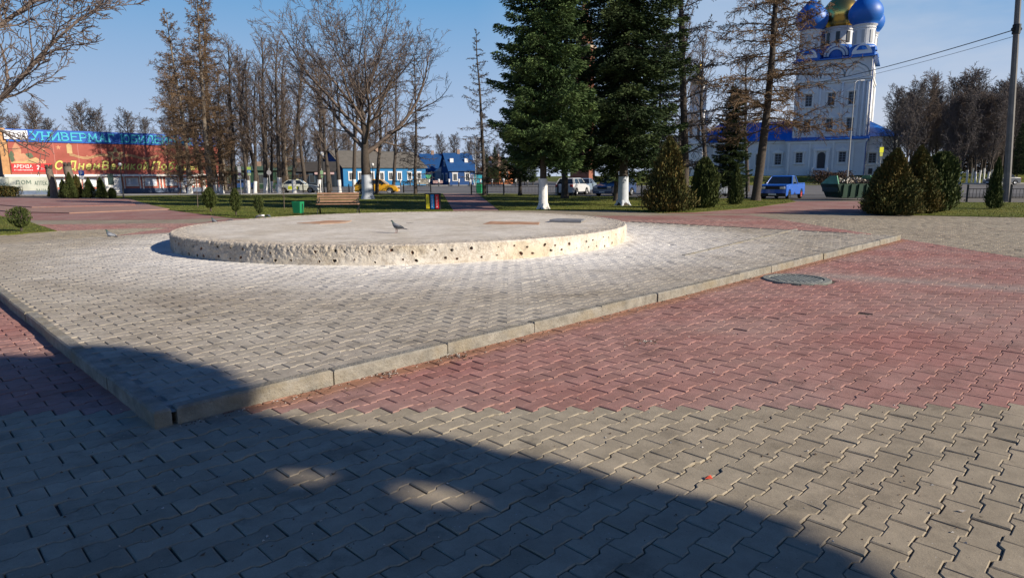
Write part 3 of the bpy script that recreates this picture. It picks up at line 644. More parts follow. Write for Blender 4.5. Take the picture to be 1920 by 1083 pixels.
def text_mesh(txt, width, height, mat, name, parent, M4, depth=.02, bold=0.0, shear=0.0, wt=None, serif=False):
    """letters drawn with flat strokes, filling width x height in the local XZ plane of M4 (facing -Y)"""
    th = wt or (.13+bold*1.6); x = 0; P = []
    for ch_ in txt:
        if ch_ == ' ': x += .45; continue
        g = LET[ch_]; wmx = max(p[0] for l in g for p in l)
        for l in g:
            for a, b in zip(l, l[1:]): P.append((x+a[0], a[1], x+b[0], b[1]))
            if serif:
                for e in (l[0], l[-1]):
                    if abs(e[1]) < .02 or abs(e[1]-1) < .02: P.append((x+e[0]-.12, e[1], x+e[0]+.12, e[1]))
        x += wmx+.20+th
    tot = x-.20; mb = MB(); h2 = th/2; kx = width/tot; kz = height/(1+th)
    for i, (x0, y0, x1, y1) in enumerate(P):
        dx, dy = x1-x0, y1-y0; L = math.hypot(dx, dy) or 1; ux, uy = dx/L, dy/L; x0 -= ux*h2*.8; y0 -= uy*h2*.8; x1 += ux*h2*.8; y1 += uy*h2*.8; nx, ny = -uy*h2, ux*h2
        c = [(x0+nx, y0+ny), (x0-nx, y0-ny), (x1-nx, y1-ny), (x1+nx, y1+ny)]; dd = depth+.0008*(i % 5)
        q = [((px_+h2+shear*py_)*kx, (py_+h2)*kz) for px_, py_ in c]
        vs = [M4 @ Vector((a, -dd, b)) for a, b in q]+[M4 @ Vector((a, 0, b)) for a, b in q]
        mb.add(vs, [(0, 1, 2, 3), (0, 4, 5, 1), (1, 5, 6, 2), (2, 6, 7, 3), (3, 7, 4, 0)])
    return mb.build(name, mat, parent)
I4 = Matrix.Identity(4)
def T4(x, y, z): return Matrix.Translation((x, y, z))
# ================================================================ bench, bins
wood = pm('bench_wood', (.36, .21, .13), .6, .25, 4, .2); iron = pm('cast_iron', (.02, .022, .022), .55, .2)
b0 = G(594, 401.5); b1 = G(679, 401); mid = (b0+b1)/2; bw = (b1-b0).length
t = empty('park_bench', (mid.x, mid.y, 0.01), math.atan2(b1.y-b0.y, b1.x-b0.x)+R(5), 'brown slatted bench with curly black iron armrests on the lawn behind the plinth', 'bench')
mb = MB()
for k in range(5): mb.box((0, -.42+k*.10, .44+(.01 if k in (0, 4) else 0)), (bw-.22, .078, .032))
mb.build('seat', wood, t, bevel=.006)
for k in range(4):
    mb = MB(); mb.box((-.05, .08+k*.035, .56+k*.115), (bw-.20, .03, .085), M=Matrix.Rotation(R(-14), 3, 'X')); mb.build('back_slat', wood, t, bevel=.006)
for sx in (-1, 1):
    x = sx*(bw/2-.16); mb = MB(); r = .02
    mb.tube([(x, .18+.05, .0), (x, .10, .28), (x, .02, .43), (x, .09, .62), (x, .22, .96)], r, 6)
    mb.tube([(x, -.50, 0), (x, -.40, .16), (x, -.28, .25), (x, -.12, .25), (x, 0, .16), (x, .06, 0)], r, 6)
    mb.tube([(x, -.44, .42), (x, .03, .42)], r, 6)
    mb.build('frame', iron, t, smooth=True)
    mb = MB(); pts = [(x, .08, .62)]+[(x, -.20-.24*math.cos(a), .55+.14*math.sin(a)) for a in np.linspace(math.pi*.98, -math.pi*.25, 10)]+[(x, -.34, .43)]
    pts = [(x, .07, .62), (x, -.02, .67), (x, -.20, .69), (x, -.38, .66), (x, -.46, .58), (x, -.43, .49), (x, -.34, .46)]
    mb.tube(pts, .017, 6); mb.tube([(x, -.34, .46), (x, -.26, .52), (x, -.20, .58), (x, -.12, .56), (x, -.10, .48)], .012, 6); mb.build('armrest', iron, t, smooth=True)
def litter_bin(p, h, w_, rz, label, c):
    t = empty('litter_bin', (p.x, p.y, .0), rz, label, 'litter bin')
    gm_ = pm('bin_green', c, .5, .15, 3)
    mb = MB(); hw = w_/2
    vs = [(-hw*.8, -hw*.7, .1), (hw*.8, -hw*.7, .1), (hw*.8, hw*.7, .1), (-hw*.8, hw*.7, .1), (-hw, -hw*.8, h), (hw, -hw*.8, h), (hw, hw*.8, h), (-hw, hw*.8, h)]
    i_ = [(a*.93, b*.93, c_) for a, b, c_ in vs[4:]]; j_ = [(a*.8, b*.8, .16) for a, b, c_ in vs[:4]]; vs += i_+j_
    fs = [(0, 3, 2, 1)]+[(k, (k+1) % 4, 4+(k+1) % 4, 4+k) for k in range(4)]+[(4+k, 4+(k+1) % 4, 8+(k+1) % 4, 8+k) for k in range(4)]+[(8+k, 8+(k+1) % 4, 12+(k+1) % 4, 12+k) for k in range(4)]+[(12, 13, 14, 15)]
    mb.add(vs, fs); mb.build('bucket', gm_, t, bevel=.01)
    mb = MB()
    for s in (-1, 1): mb.tube([(s*(hw+.02), 0, 0), (s*(hw+.02), 0, h*.85)], .014, 6); mb.tube([(s*(hw+.02), 0, h*.7), (s*hw*.9, 0, h*.7)], .012, 6)
    mb.tube([(-hw-.02, 0, .03), (hw+.02, 0, .03)], .014, 6); mb.build('stand', iron, t)
    return t
p = G(560, 403.5); litter_bin(p, .60, .42, R(-15), 'green metal litter bin standing on the lawn left of the bench', (.012, .22, .09))
p = G(899, 364); litter_bin(p, .95, .55, R(-10), 'small green litter bin by the far end of the middle path', (.02, .28, .12))
# sorting bins: black frame with yellow, blue, red panels
p = G(809, 394); t = empty('recycling_bins', (p.x+.05, p.y, 0), R(-4), 'set of yellow, blue and red sorting bins in a black frame by the path', 'recycling bins')
mb = MB(); mb.box((0, .2, .38), (.74, .34, .76)); mb.box((0, .2, .80), (.78, .38, .05)); mb.build('case', pm('bin_black', (.012, .012, .014), .5, .1), t, bevel=.01)
for k, (c, nm) in enumerate([((.75, .62, .03), 'yellow'), ((.01, .22, .55), 'blue'), ((.6, .015, .03), 'red')]):
    x = -.235+k*.235; mb = MB(); mb.box((x, .018, .42), (.17, .03, .70)); o = mb.build('panel', pm(nm+'_panel', c, .45, .06, 3), t, bevel=.02); o['label'] = nm+' front panel'
    if k:
        text_mesh(['БУМАГА', 'ПЛАСТИК'][k-1], .42, .055, M['white'], 'lettering', o, T4(x+.028, .0, .26) @ Matrix.Rotation(-math.pi/2, 4, 'Y'), .003, .01)
        mb = MB(); mb.box((x, .0, .17), (.06, .006, .06)); mb.build('emblem', M['white'], o)
# ================================================================ trees
class Tree:
    def __init__(s, seed): s.r = random.Random(seed); s.V = []; s.F = []
    def tube(s, pts, rs, n):
        b = len(s.V); m = len(pts)
        for i, p in enumerate(pts):
            d = pts[min(i+1, m-1)]-pts[max(i-1, 0)]
            d = d.normalized() if d.length > 1e-9 else Vector((0, 0, 1))
            a = d.cross(Vector((.3, .2, .9)));
            if a.length < .05: a = d.cross(Vector((1, 0, 0)))
            a.normalize(); c = d.cross(a)
            for k in range(n):
                t = 6.28318*k/n; s.V.append(p+(a*math.cos(t)+c*math.sin(t))*rs[i])
            if i:
                o = b+(i-1)*n
                for k in range(n): s.F.append((o+k, o+(k+1) % n, o+n+(k+1) % n, o+n+k))
    def mesh(s, name, mat):
        V = np.array([tuple(v) for v in s.V], dtype=np.float32); F_ = np.array(s.F).ravel()
        me = npmesh(name, V, np.full(len(s.F), 4), F_, mat, smooth=True); return me
def grow(T, p, d, L, r, lv, cfg):
    """one limb with its children; cfg: levels, children per level, angle, up pull, wander, shrink"""
    R_ = T.r; seg = cfg['seg'][lv]; pts = [p.copy()]; rs = [r]; n = cfg['n'][lv]; q = p.copy(); dd = d.copy(); dirs = [dd.copy()]
    for i in range(seg):
        dd = (dd+Vector((R_.gauss(0, 1), R_.gauss(0, 1), R_.gauss(0, 1)))*cfg['wander'][lv]+Vector((0, 0, cfg['up'][lv]))).normalized()
        q = q+dd*(L/seg); pts.append(q.copy()); dirs.append(dd.copy()); rs.append(max(r*(1-(i+1)/seg*cfg['taper'][lv]), cfg['rmin']))
    T.tube(pts, rs, n)
    if lv >= len(cfg['kids'])-0: return
    k = cfg['kids'][lv]
    for j in range(k):
        t = cfg['t0'][lv]+(1-cfg['t0'][lv])*(j+R_.random()*.8)/k; i = min(int(t*seg), seg-1); f = t*seg-i
        base = pts[i].lerp(pts[i+1], f); pd = dirs[min(i+1, seg)]
        az = R_.uniform(0, 6.28) if lv else j*2.4+R_.uniform(-.4, .4)
        a = pd.cross(Vector((math.cos(az), math.sin(az), .1))); a.normalize()
        ang = cfg['ang'][lv]*R_.uniform(.7, 1.3)
        nd = Matrix.Rotation(ang, 3, a) @ pd
        ll = L*cfg['len'][lv]*R_.uniform(.7, 1.2)*(1-cfg['fall'][lv]*(t-cfg['t0'][lv]))
        rr = min(rs[i]*.75, rs[i]*cfg['rad'][lv]*R_.uniform(.75, 1.1))
        grow(T, base, nd, ll, max(rr, cfg['rmin']), lv+1, cfg)
def trunk_mesh(T, pts, rs, mat, n=10): t = Tree(1); t.tube(pts, rs, n); return t.mesh('trunk', mat)
def wash_mesh(pts, rs, z, mat):
    """whitewashed sleeve round the foot of the trunk"""
    t = Tree(2); q = []; rr = []
    for k in range(6):
        f = z*k/5; i = 0
        while i < len(pts)-2 and pts[i+1].z < f: i += 1
        u = min(max((f-pts[i].z)/max(pts[i+1].z-pts[i].z, 1e-6), 0), 1); q.append(pts[i].lerp(pts[i+1], u)); rr.append(rs[i]+(rs[i+1]-rs[i])*u+.012)
    t.tube(q, rr, 10); return t.mesh('whitewash', mat)
def make_tree(kind, seed, H, r0, cfgm, bark, twig, lean=0.0):
    T = Tree(seed); R_ = T.r; seg = 12; pts = [Vector((0, 0, -.1))]; rs = [r0*1.35]; d = Vector((lean, 0, 1)).normalized(); q = Vector((0, 0, .0))
    q = Vector((0, 0, .35)); pts.append(q.copy()); rs.append(r0)
    for i in range(seg):
        d = (d+Vector((R_.gauss(0, 1), R_.gauss(0, 1), 0))*cfgm['tw']+Vector((-lean*.08, 0, .05))).normalized()
        q = q+d*(H-.35)/seg; pts.append(q.copy()); rs.append(r0*(1-(i+1)/seg*cfgm['tt'])+.015)
    tr = Tree(seed); tr.tube(pts, rs, 10); tme = tr.mesh('trunk', bark)
    for j in range(cfgm['k0']):
        t = cfgm['b0']+(1-cfgm['b0'])*((j+R_.random())/cfgm['k0'])**cfgm.get('pw', 1.0); f = t*(seg+1); i = min(int(f), seg); base = pts[i].lerp(pts[i+1], f-i)
        az = j*2.399+R_.uniform(-.5, .5); ang = cfgm['a0']*(1-cfgm.get('afall', .35)*t)*R_.uniform(.8, 1.2)
        nd = Vector((math.sin(ang)*math.cos(az), math.sin(ang)*math.sin(az), math.cos(ang)))
        ll = cfgm['l0'](t)*R_.uniform(.75, 1.2); rr = min((rs[i]*.62), cfgm['r1']*(.4+.6*ll/cfgm['lmax']))
        grow(T, base, nd, ll, rr, 0, cfgm)
    return tme, T.mesh('crown', twig), pts, rs
C_lime = dict(seg=[6, 4, 3], n=[5, 4, 3], wander=[.13, .2, .22], up=[.10, .05, .02], taper=[.85, .8, .6], rmin=.010, kids=[10, 7], t0=[.12, .15], ang=[.7, .75], len=[.42, .42], fall=[.5, .4], rad=[.5, .5],
              tw=.045, tt=.88, k0=26, b0=.30, a0=.85, l0=lambda t: 3.6*(1.1-t)**.45, lmax=4, r1=.07, pw=.85)
C_spread = dict(seg=[10, 6, 4, 3], n=[7, 5, 4, 3], wander=[.10, .16, .2, .22], up=[.045, .04, .03, .02], taper=[.86, .8, .8, .6], rmin=.011, kids=[13, 7, 6], t0=[.12, .12, .15], ang=[.62, .7, .8], len=[.46, .42, .42], fall=[.4, .4, .3], rad=[.5, .5, .5],
                tw=.05, tt=.80, k0=14, b0=.24, a0=1.1, l0=lambda t: 7.2*(1.12-t*.35), lmax=8, r1=.19, pw=1.0, afall=.75)
C_larch = dict(seg=[7, 4, 2], n=[4, 3, 3], wander=[.10, .2, .25], up=[.015, -.10, -.12], taper=[.9, .8, .5], rmin=.013, kids=[17, 6], t0=[.1, .1], ang=[.9, .8], len=[.25, .5], fall=[.5, .3], rad=[.45, .6],
               tw=.02, tt=.93, k0=60, b0=.13, a0=1.62, l0=lambda t: 3.2*(1.04-t)**.75, lmax=3.2, r1=.045, pw=1.0, afall=.25)
C_larch_dense = dict(C_larch, k0=78, kids=[17, 7], wander=[.2, .28, .3], up=[.05, -.06, -.10], l0=lambda t: 3.9*(1.04-t)**.6, b0=.12, len=[.3, .5])
C_far = dict(seg=[4, 3, 2], n=[4, 3, 3], wander=[.15, .2, .25], up=[.08, .03, .02], taper=[.85, .7, .6], rmin=.02, kids=[11, 6], t0=[.1, .1], ang=[.7, .7], len=[.42, .5], fall=[.4, .3], rad=[.5, .6],
             tw=.04, tt=.88, k0=38, b0=.25, a0=.80, l0=lambda t: 4.3*(1.06-t)**.32, lmax=5, r1=.09, pw=.8)
def plant(kind, me, loc, rz, s, label, cat, group=None, wash=None, name='bare_tree', washmat=None, sunk=0):
    t = empty(name, loc, rz, label, cat, group, s)
    link('trunk', me[0], t); link('crown', me[1], t)
    if wash: link('whitewash', wash_mesh(me[2], me[3], wash, washmat or M['white']), t)
    return t
limes = [make_tree('lime', 20+i, 14.0, .21, C_lime, M['bark'], M['twig'], lean=[0, .08, -.05][i]) for i in range(3)]
larchd = [make_tree('larch', 40+i, 17.5, .24, C_larch_dense, M['bark_pale'], M['twig_brown']) for i in range(2)]
larch = [make_tree('larch', 50+i, 16.0, .20, C_larch, M['bark'], M['twig_grey']) for i in range(2)]
# row of whitewashed trees beyond the lawn (photo positions of their feet)
GR = 'whitewashed bare trees in the row beyond the lawn'
rows = [(329, 359, 1, 0, 1.1, 'dark leaning tree, leftmost with a whitewashed foot, in front of the department store'),
        (344.5, 361, 0, 1, .9, 'second whitewashed tree from the left, slender, before the store windows'),
        (356.5, 363, 0, 2, 1.0, 'thick whitewashed tree beside the black parked car'),
        (384, 359, 0, 0, .95, 'whitewashed tree just right of the black parked car'),
        (405.5, 362.5, 0, 1, 1.05, 'whitewashed tree left one of the close pair near the kiosks'),
        (416.5, 362.5, 0, 2, .85, 'whitewashed tree right one of the close pair near the kiosks'),
        (438, 357, 0, 1, .85, 'smaller whitewashed tree beside the blue parked car'),
        (461, 361, 0, 0, .95, 'whitewashed tree behind and left of the crossing sign'),
        (467, 363, 0, 2, 1.0, 'whitewashed tree in front of the crossing sign'),
        (478.5, 363, 0, 1, .9, 'whitewashed tree just right of the crossing sign'),
        (499, 362.5, 0, 0, 1.15, 'stout whitewashed tree left of the pale taxi'),
        (508.5, 360.5, 1, 2, .85, 'dark thin whitewashed tree next to the stout one, left of the pale taxi'),
        (524.5, 362.5, 0, 1, 1.1, 'whitewashed tree before the rear wheel of the pale taxi'),
        (552.5, 363, 0, 2, 1.0, 'whitewashed tree before the bonnet of the pale taxi'),
        (598, 361, 1, 1, .95, 'leaning whitewashed tree left of the shaded blue gable'),
        (637.5, 362, 0, 0, .9, 'slim whitewashed tree before the corner of the blue house'),
        (665, 362, 0, 2, .9, 'slim whitewashed tree just left of the large spreading tree')]
for i, (x, y, ln, v, s, lab) in enumerate(rows):
    p = G(x, y); me = limes[1] if ln else limes[v]; s *= 1.07
    big = i < 7
    if i in (2, 4): me = larchd[i//4]
    plant('lime', me, (p.x, p.y, 0), rnd.uniform(0, 6.28) if not ln else 0, s*rnd.uniform(.93, 1.07), lab, 'tree', GR, 1.45)
for x, y, h, lab in [(707, 363.5, .95, 'dark unpainted slim tree before the yellow taxi'), (617, 366, .9, 'dark unpainted slim tree beside the green pharmacy cross'), (779, 364, 1.05, 'tall dark bare tree left of the middle path')]:
    p = G(x, y); plant('lime', (larch[0] if x > 770 else limes[0]), (p.x, p.y, 0), rnd.uniform(0, 6), h*(.78 if x > 770 else .95), lab, 'tree')
for i, (x, Y) in enumerate([(448, 74), (472, 86), (490, 80), (515, 90), (537, 76), (578, 82), (625, 84), (742, 92)]):
    plant('lime', limes[i % 3], ((x-960)/F*Y, Y, -.03), i*1.7, rnd.uniform(1.0, 1.2), 'unpainted bare tree standing behind the whitewashed row', 'tree', 'unpainted bare trees behind the whitewashed row')
for x, Y, s_, lab in [(1322, 56, .95, 'thin bare tree before the church nave, left of the small dark fir'), (1398, 66, .95, 'thin bare tree before the church nave, right of the small dark fir'), (1262, 62, 1.1, 'thin bare tree rising behind the orange tinged thuja')]:
    plant('lime', limes[int(x) % 3], ((x-960)/F*Y, Y, -.03), x, s_, lab, 'tree')
# brown larches at the left
for x, y, s, v, lab in [(397, 372, .97, 0, 'tall brown larch with a bare unpainted trunk, behind the round green thuja'), (342, 358, 1.05, 1, 'brown larch whose crown rises over the store sign, left one'),
                        (371, 357, 1.12, 0, 'tallest brown larch above the store banner'), (424, 356, 1.0, 1, 'brown larch standing behind the kiosks'), (540, 355, .95, 0, 'brown larch behind the pale taxi')]:
    p = G(x, y); plant('larch', larchd[v], (p.x, p.y, 0), x*.7, s, lab, 'larch', name='larch')
# single bare larches
p = G(908, 367); plant('larch', larch[0], (p.x, p.y, 0), 1.0, .86, 'bare grey larch standing alone right of the middle path', 'larch', name='larch')
p = G(1283, 373); plant('larch', larch[1], (p.x, p.y, 0), 2.0, 1.35, 'bare thin larch with an S shaped stem right of the spruces', 'larch', name='larch')
T_l = make_tree('larch', 77, 21.0, .27, dict(C_larch, a0=1.75, k0=92, l0=lambda t: 5.5*(1.04-t)**.6, lmax=5.5, r1=.06, b0=.25, kids=[24, 9], up=[.02, -.12, -.12]), M['bark'], M['twig_brown'], lean=.09)
p = G(1417, 376); plant('larch', T_l, (p.x, p.y, 0), 0, 1.0, 'large leaning larch with brown drooping branches left of the blue pickup', 'larch', name='larch')
# large spreading tree, the blue of the shade put into its whitewash colour
pale_wash = pm('aged_shaded_whitewash', (.50, .53, .57), .85, .15, 4, .3)
T_s = make_tree('spread', 7, 8.0, .40, dict(C_spread, b0=.42, k0=16, a0=1.42, afall=.62, tt=.9, l0=lambda t: 8.4*(1.1-t*.3), wander=[.07, .13, .2, .22], up=[.05, .05, .04, .02]), M['bark'], M['twig'])
p = G(690, 373.5); plant('spread', T_s, (p.x, p.y, 0), .6, 1.05, 'broad spreading bare tree with shaded bluish whitewash right of the bench', 'tree', None, 1.75, washmat=pale_wash)
# big tree at the left edge of the picture
T_e = make_tree('edge', 31, 13.5, .28, dict(C_spread, a0=1.0, r1=.13, l0=lambda t: 7.2*(1.05-t*.4), kids=[16, 10, 6], b0=.26), M['bark_pale'], M['twig'], lean=.16)
p = Vector((-18.6, 21.5, 0)); plant('edge', T_e, (p.x, p.y, 0), R(5), 1.0, 'large pale barked bare tree reaching in over the left edge', 'tree')
# woods far behind
fars = [make_tree('far', 60+i, 13.0, .18, C_far, M['bark'], [M['twig_grey'], M['twig'], M['twig_grey']][i]) for i in range(3)]
def wood(lst, group, lab, name='bare_tree'):
    for (x, Y, s) in lst:
        X = (x-960)/F*Y*1.0; me = fars[rnd.randrange(3)]
        z = 1.4 if Y < 200 and x > 1600 else 0
        plant('far', me, (X, Y, z-.05), rnd.uniform(0, 6.28), s, lab, 'tree', group, name=name)
wood([(x+rnd.uniform(-9, 9), rnd.uniform(165, 230), rnd.uniform(.75, 1.1)*(1.05 if x < 800 else .85)) for x in range(395, 935, 17)], 'far bare trees behind the blue houses', 'far bare tree in the grove behind the blue houses')
wood([(x+rnd.uniform(-9, 9), rnd.uniform(98, 120), rnd.uniform(.75, 1.0)) for x in range(-30, 330, 40)], 'bare trees rising behind the department store', 'bare tree rising behind the department store')
wood([(x+rnd.uniform(-6, 6), rnd.uniform(104, 118), rnd.uniform(.95, 1.2)) for x in range(1668, 1960, 24)]+[(x+rnd.uniform(-9, 9), rnd.uniform(122, 150), rnd.uniform(1.0, 1.25)) for x in range(1690, 2000, 17)], 'trees of the dark grove right of the church', 'tall bare tree in the dark grove right of the church')
wood([(x+rnd.uniform(-8, 8), rnd.uniform(150, 190), rnd.uniform(.8, 1.0)) for x in range(1190, 1480, 32)], 'far bare trees behind the church nave', 'far bare tree rising behind the low church nave')
# ================================================================ conifers
def spruce_mesh(seed, H, Rm, n_br, b0, mat, density=1.0, droop=.25, pw=.62, leaf=.11, gap=.0):
    g = np.random.default_rng(seed); T = Tree(seed); V = []; RN = []
    T.tube([Vector((0, 0, -.1)), Vector((0, 0, .3)), Vector((0, 0, 1.5)), Vector((0, 0, H*.5)), Vector((0, 0, H))], [Rm*.115, Rm*.078, Rm*.064, Rm*.045, .02], 9)
    B = Tree(seed+1)
    for j in range(n_br):
        t = ((j+g.random())/n_br)**1.05; z = b0+(H-b0)*t; az = j*2.399+g.normal(0, .35)
        L = Rm*((1-t)**pw)*min(1, .62+t*3.2)*g.uniform(.70, 1.15)+.12
        if g.random() < gap: L *= .55
        dr = droop*(1-t)*1.1-.25*t; m = max(6, int(L*9*density)); u = np.array((math.cos(az), math.sin(az))); s = np.array((-u[1], u[0]))
        ts = np.linspace(.12, 1, m); zz = z-dr*L*(np.sin(ts*math.pi*.62)*1.0)+.22*L*np.maximum(ts-.7, 0)
        pts = [Vector((u[0]*L*q, u[1]*L*q, zq)) for q, zq in zip(np.linspace(0, 1, 5), np.interp(np.linspace(0, 1, 5), np.r_[0, ts], np.r_[z, zz]))]
        B.tube(pts, [.035*(L/Rm)+.01, .025, .02, .012, .006], 3)
        w_ = (.10+.34*L*(1-np.abs(ts-.45)*1.25).clip(.18, 1))
        k = int(9*density); tt = np.repeat(ts, k); zc = np.repeat(zz, k); wc = np.repeat(w_, k); n = len(tt)
        lat = g.uniform(-1, 1, n)*wc; dz = -np.abs(lat)*g.uniform(.1, .7, n)-g.random(n)**2*.20+.03
        px_ = u[0]*L*tt+s[0]*lat; py_ = u[1]*L*tt+s[1]*lat; pz_ = zc+dz
        c = np.stack([px_, py_, pz_], 1)
        dirv = np.stack([u[0]+s[0]*np.sign(lat)*.9, u[1]+s[1]*np.sign(lat)*.9, np.full(n, -.25)], 1)+g.normal(0, .45, (n, 3)); dirv /= np.linalg.norm(dirv, axis=1)[:, None]
        sd_ = np.cross(dirv, g.normal(0, 1, (n, 3))+np.array((0, 0, .6))); sd_ /= np.linalg.norm(sd_, axis=1)[:, None]+1e-9
        ln = leaf*g.uniform(.7, 1.6, n)[:, None]; wd = leaf*.28*g.uniform(.7, 1.4, n)[:, None]
        V.append(np.stack([c-dirv*ln*.5-sd_*wd*.4, c-dirv*ln*.1+sd_*wd, c+dirv*ln, c-dirv*ln*.1-sd_*wd], 1).reshape(-1, 3))
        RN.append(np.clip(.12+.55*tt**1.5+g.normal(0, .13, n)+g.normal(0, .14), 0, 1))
    me2 = quads('needles', np.concatenate(V), mat, {'rnd': ('FACE', np.concatenate(RN))})
    return T.mesh('trunk', M['bark']), B.mesh('branches', M['bark']), me2
def put_spruce(me, loc, rz, s, label, wash=None, cat='spruce', name='spruce_tree', group=None, wr=.42):
    t = empty(name, loc, rz, label, cat, group, s); link('trunk', me[0], t); c = link('crown', me[2], t); link('branches', me[1], c)
    if wash:
        q = Tree(3); q.tube([Vector((0, 0, 0.0)), Vector((0, 0, .12)), Vector((0, 0, .4)), Vector((0, 0, wash*.7)), Vector((0, 0, wash))], [wr*.70, wr*.64, wr*.58, wr*.55, wr*.53], 14)
        for k in range(5):
            a = k*1.26+.4; q.tube([Vector((math.cos(a)*wr*.45, math.sin(a)*wr*.45, .30)), Vector((math.cos(a)*wr*.62, math.sin(a)*wr*.62, .10)), Vector((math.cos(a)*wr*.92, math.sin(a)*wr*.92, -.02))], [wr*.22, wr*.2, wr*.1], 6)
        link('whitewash', q.mesh('whitewash', washm[0]), t)
    return t
washm = [M['white']]
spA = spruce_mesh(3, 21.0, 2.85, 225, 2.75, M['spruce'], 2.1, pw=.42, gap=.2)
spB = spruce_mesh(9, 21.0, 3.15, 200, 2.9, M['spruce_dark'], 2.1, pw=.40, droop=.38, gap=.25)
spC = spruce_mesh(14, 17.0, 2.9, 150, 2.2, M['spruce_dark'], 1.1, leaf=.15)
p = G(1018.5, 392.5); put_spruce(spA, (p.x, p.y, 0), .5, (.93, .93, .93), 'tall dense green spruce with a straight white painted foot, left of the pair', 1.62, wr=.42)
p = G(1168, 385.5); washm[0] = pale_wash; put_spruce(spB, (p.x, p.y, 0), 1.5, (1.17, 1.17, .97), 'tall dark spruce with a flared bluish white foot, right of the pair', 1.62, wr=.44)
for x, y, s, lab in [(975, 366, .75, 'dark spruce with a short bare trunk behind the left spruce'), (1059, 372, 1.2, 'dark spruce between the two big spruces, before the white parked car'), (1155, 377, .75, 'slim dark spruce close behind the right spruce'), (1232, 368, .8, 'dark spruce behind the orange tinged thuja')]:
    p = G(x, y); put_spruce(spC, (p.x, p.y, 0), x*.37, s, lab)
# brown dead tuft at the foot of the left spruce crown is part of the thinner growth
p = G(1366, 372); put_spruce(spB, (p.x, p.y, 0), .3, (.46, .46, .36), 'small dark fir standing before the church nave')
for x, Y, s in [(915, 120, .34), (930, 122, .42), (945, 118, .36), (985, 125, .45), (1000, 125, .4)]:
    put_spruce(spC, ((x-960)/F*Y, Y, -.05), x*.3, s, 'distant dark fir in front of the orange brick house', group='distant firs before the orange house')
for x, Y, s in [(1895, 100, .5), (1925, 98, .55), (1915, 108, .62)]:
    put_spruce(spC, ((x-960)/F*Y, Y, .5), x*.3, s, 'distant dark fir at the right edge behind the concrete pole', group='distant firs at the right edge')
# shading spruces behind and beside the photographer
def SN(s, n):
    a = R(SUN_AZ); return (math.cos(a)*s-math.sin(a)*n, math.sin(a)*s+math.cos(a)*n, 0)
def thuja_mesh(seed, H, Rm, mat, shape='cone', n=9000, leaf=.06, foot=.1, lump=.25, tips=0):
    g = np.random.default_rng(seed); z = g.random(n); k = g.integers(0, tips+1, n) if tips else np.zeros(n, int)
    if tips: k = np.where(g.random(n) < .42, 0, k)
    if shape == 'cone': rr = Rm*np.clip(1.12*(1-z)**.72*np.clip(z*6+.55, 0, 1), 0.03, 1)
    elif shape == 'ball': rr = Rm*np.sqrt(np.clip(1-(2*z-1)**2, 0.01, 1))
    else: rr = Rm*np.clip(np.sin(np.clip(z*.93+.05, 0, 1)*math.pi)**.55*(1-z*.35), .05, 1)
    a = g.uniform(0, 6.283, n); q = np.cos(a)*2, np.sin(a)*2
    oa = g.uniform(0, 6.283, 12); orr = g.uniform(.30, .58, 12)*Rm; oh = g.uniform(.55, .92, 12); osz = g.uniform(.38, .58, 12); orr[0] = 0; oh[0] = 1; osz[0] = .85 if tips else 1
    rr = rr*osz[k]; hh = oh[k]
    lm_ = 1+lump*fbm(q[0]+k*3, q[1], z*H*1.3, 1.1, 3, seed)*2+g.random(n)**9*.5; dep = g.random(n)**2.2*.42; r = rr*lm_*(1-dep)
    c = np.stack([np.cos(a)*r+np.cos(oa[k])*orr[k]*(1-z*.25), np.sin(a)*r+np.sin(oa[k])*orr[k]*(1-z*.25), foot+z*(H-foot)*hh], 1)
    d = np.stack([np.cos(a)*.55, np.sin(a)*.55, np.full(n, 1.0)], 1)+g.normal(0, .35, (n, 3)); d /= np.linalg.norm(d, axis=1)[:, None]
    s = np.cross(d, g.normal(0, 1, (n, 3))); s /= np.linalg.norm(s, axis=1)[:, None]
    ln = leaf*g.uniform(.8, 1.9, n)[:, None]; wd = leaf*.42*g.uniform(.7, 1.3, n)[:, None]
    V = np.stack([c-d*ln*.5, c+s*wd, c+d*ln, c-s*wd], 1).reshape(-1, 3)
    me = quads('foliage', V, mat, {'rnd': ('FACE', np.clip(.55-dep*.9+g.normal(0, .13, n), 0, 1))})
    T = Tree(seed); T.tube([Vector((0, 0, -.05)), Vector((0.02, 0, foot)), Vector((-.01, 0, H*.5)), Vector((0, 0, H*.9))], [.055*H**.5, .04*H**.5, .03, .01], 7)
    for k in range(26):
        a = k*2.4; zz = foot+(H-foot)*(.05+.8*k/26); T.tube([Vector((0, 0, zz)), Vector((math.cos(a)*Rm*.6*(1-zz/H), math.sin(a)*Rm*.6*(1-zz/H), zz+Rm*.35))], [.018, .006], 3)
    return T.mesh('stem', M['bark']), me
def put_thuja(me, p, rz, s, label, group=None, name='thuja', cat='thuja'):
    t = empty(name, (p.x, p.y, 0), rz, label, cat, group, s); link('stem', me[0], t); link('foliage', me[1], t); return t
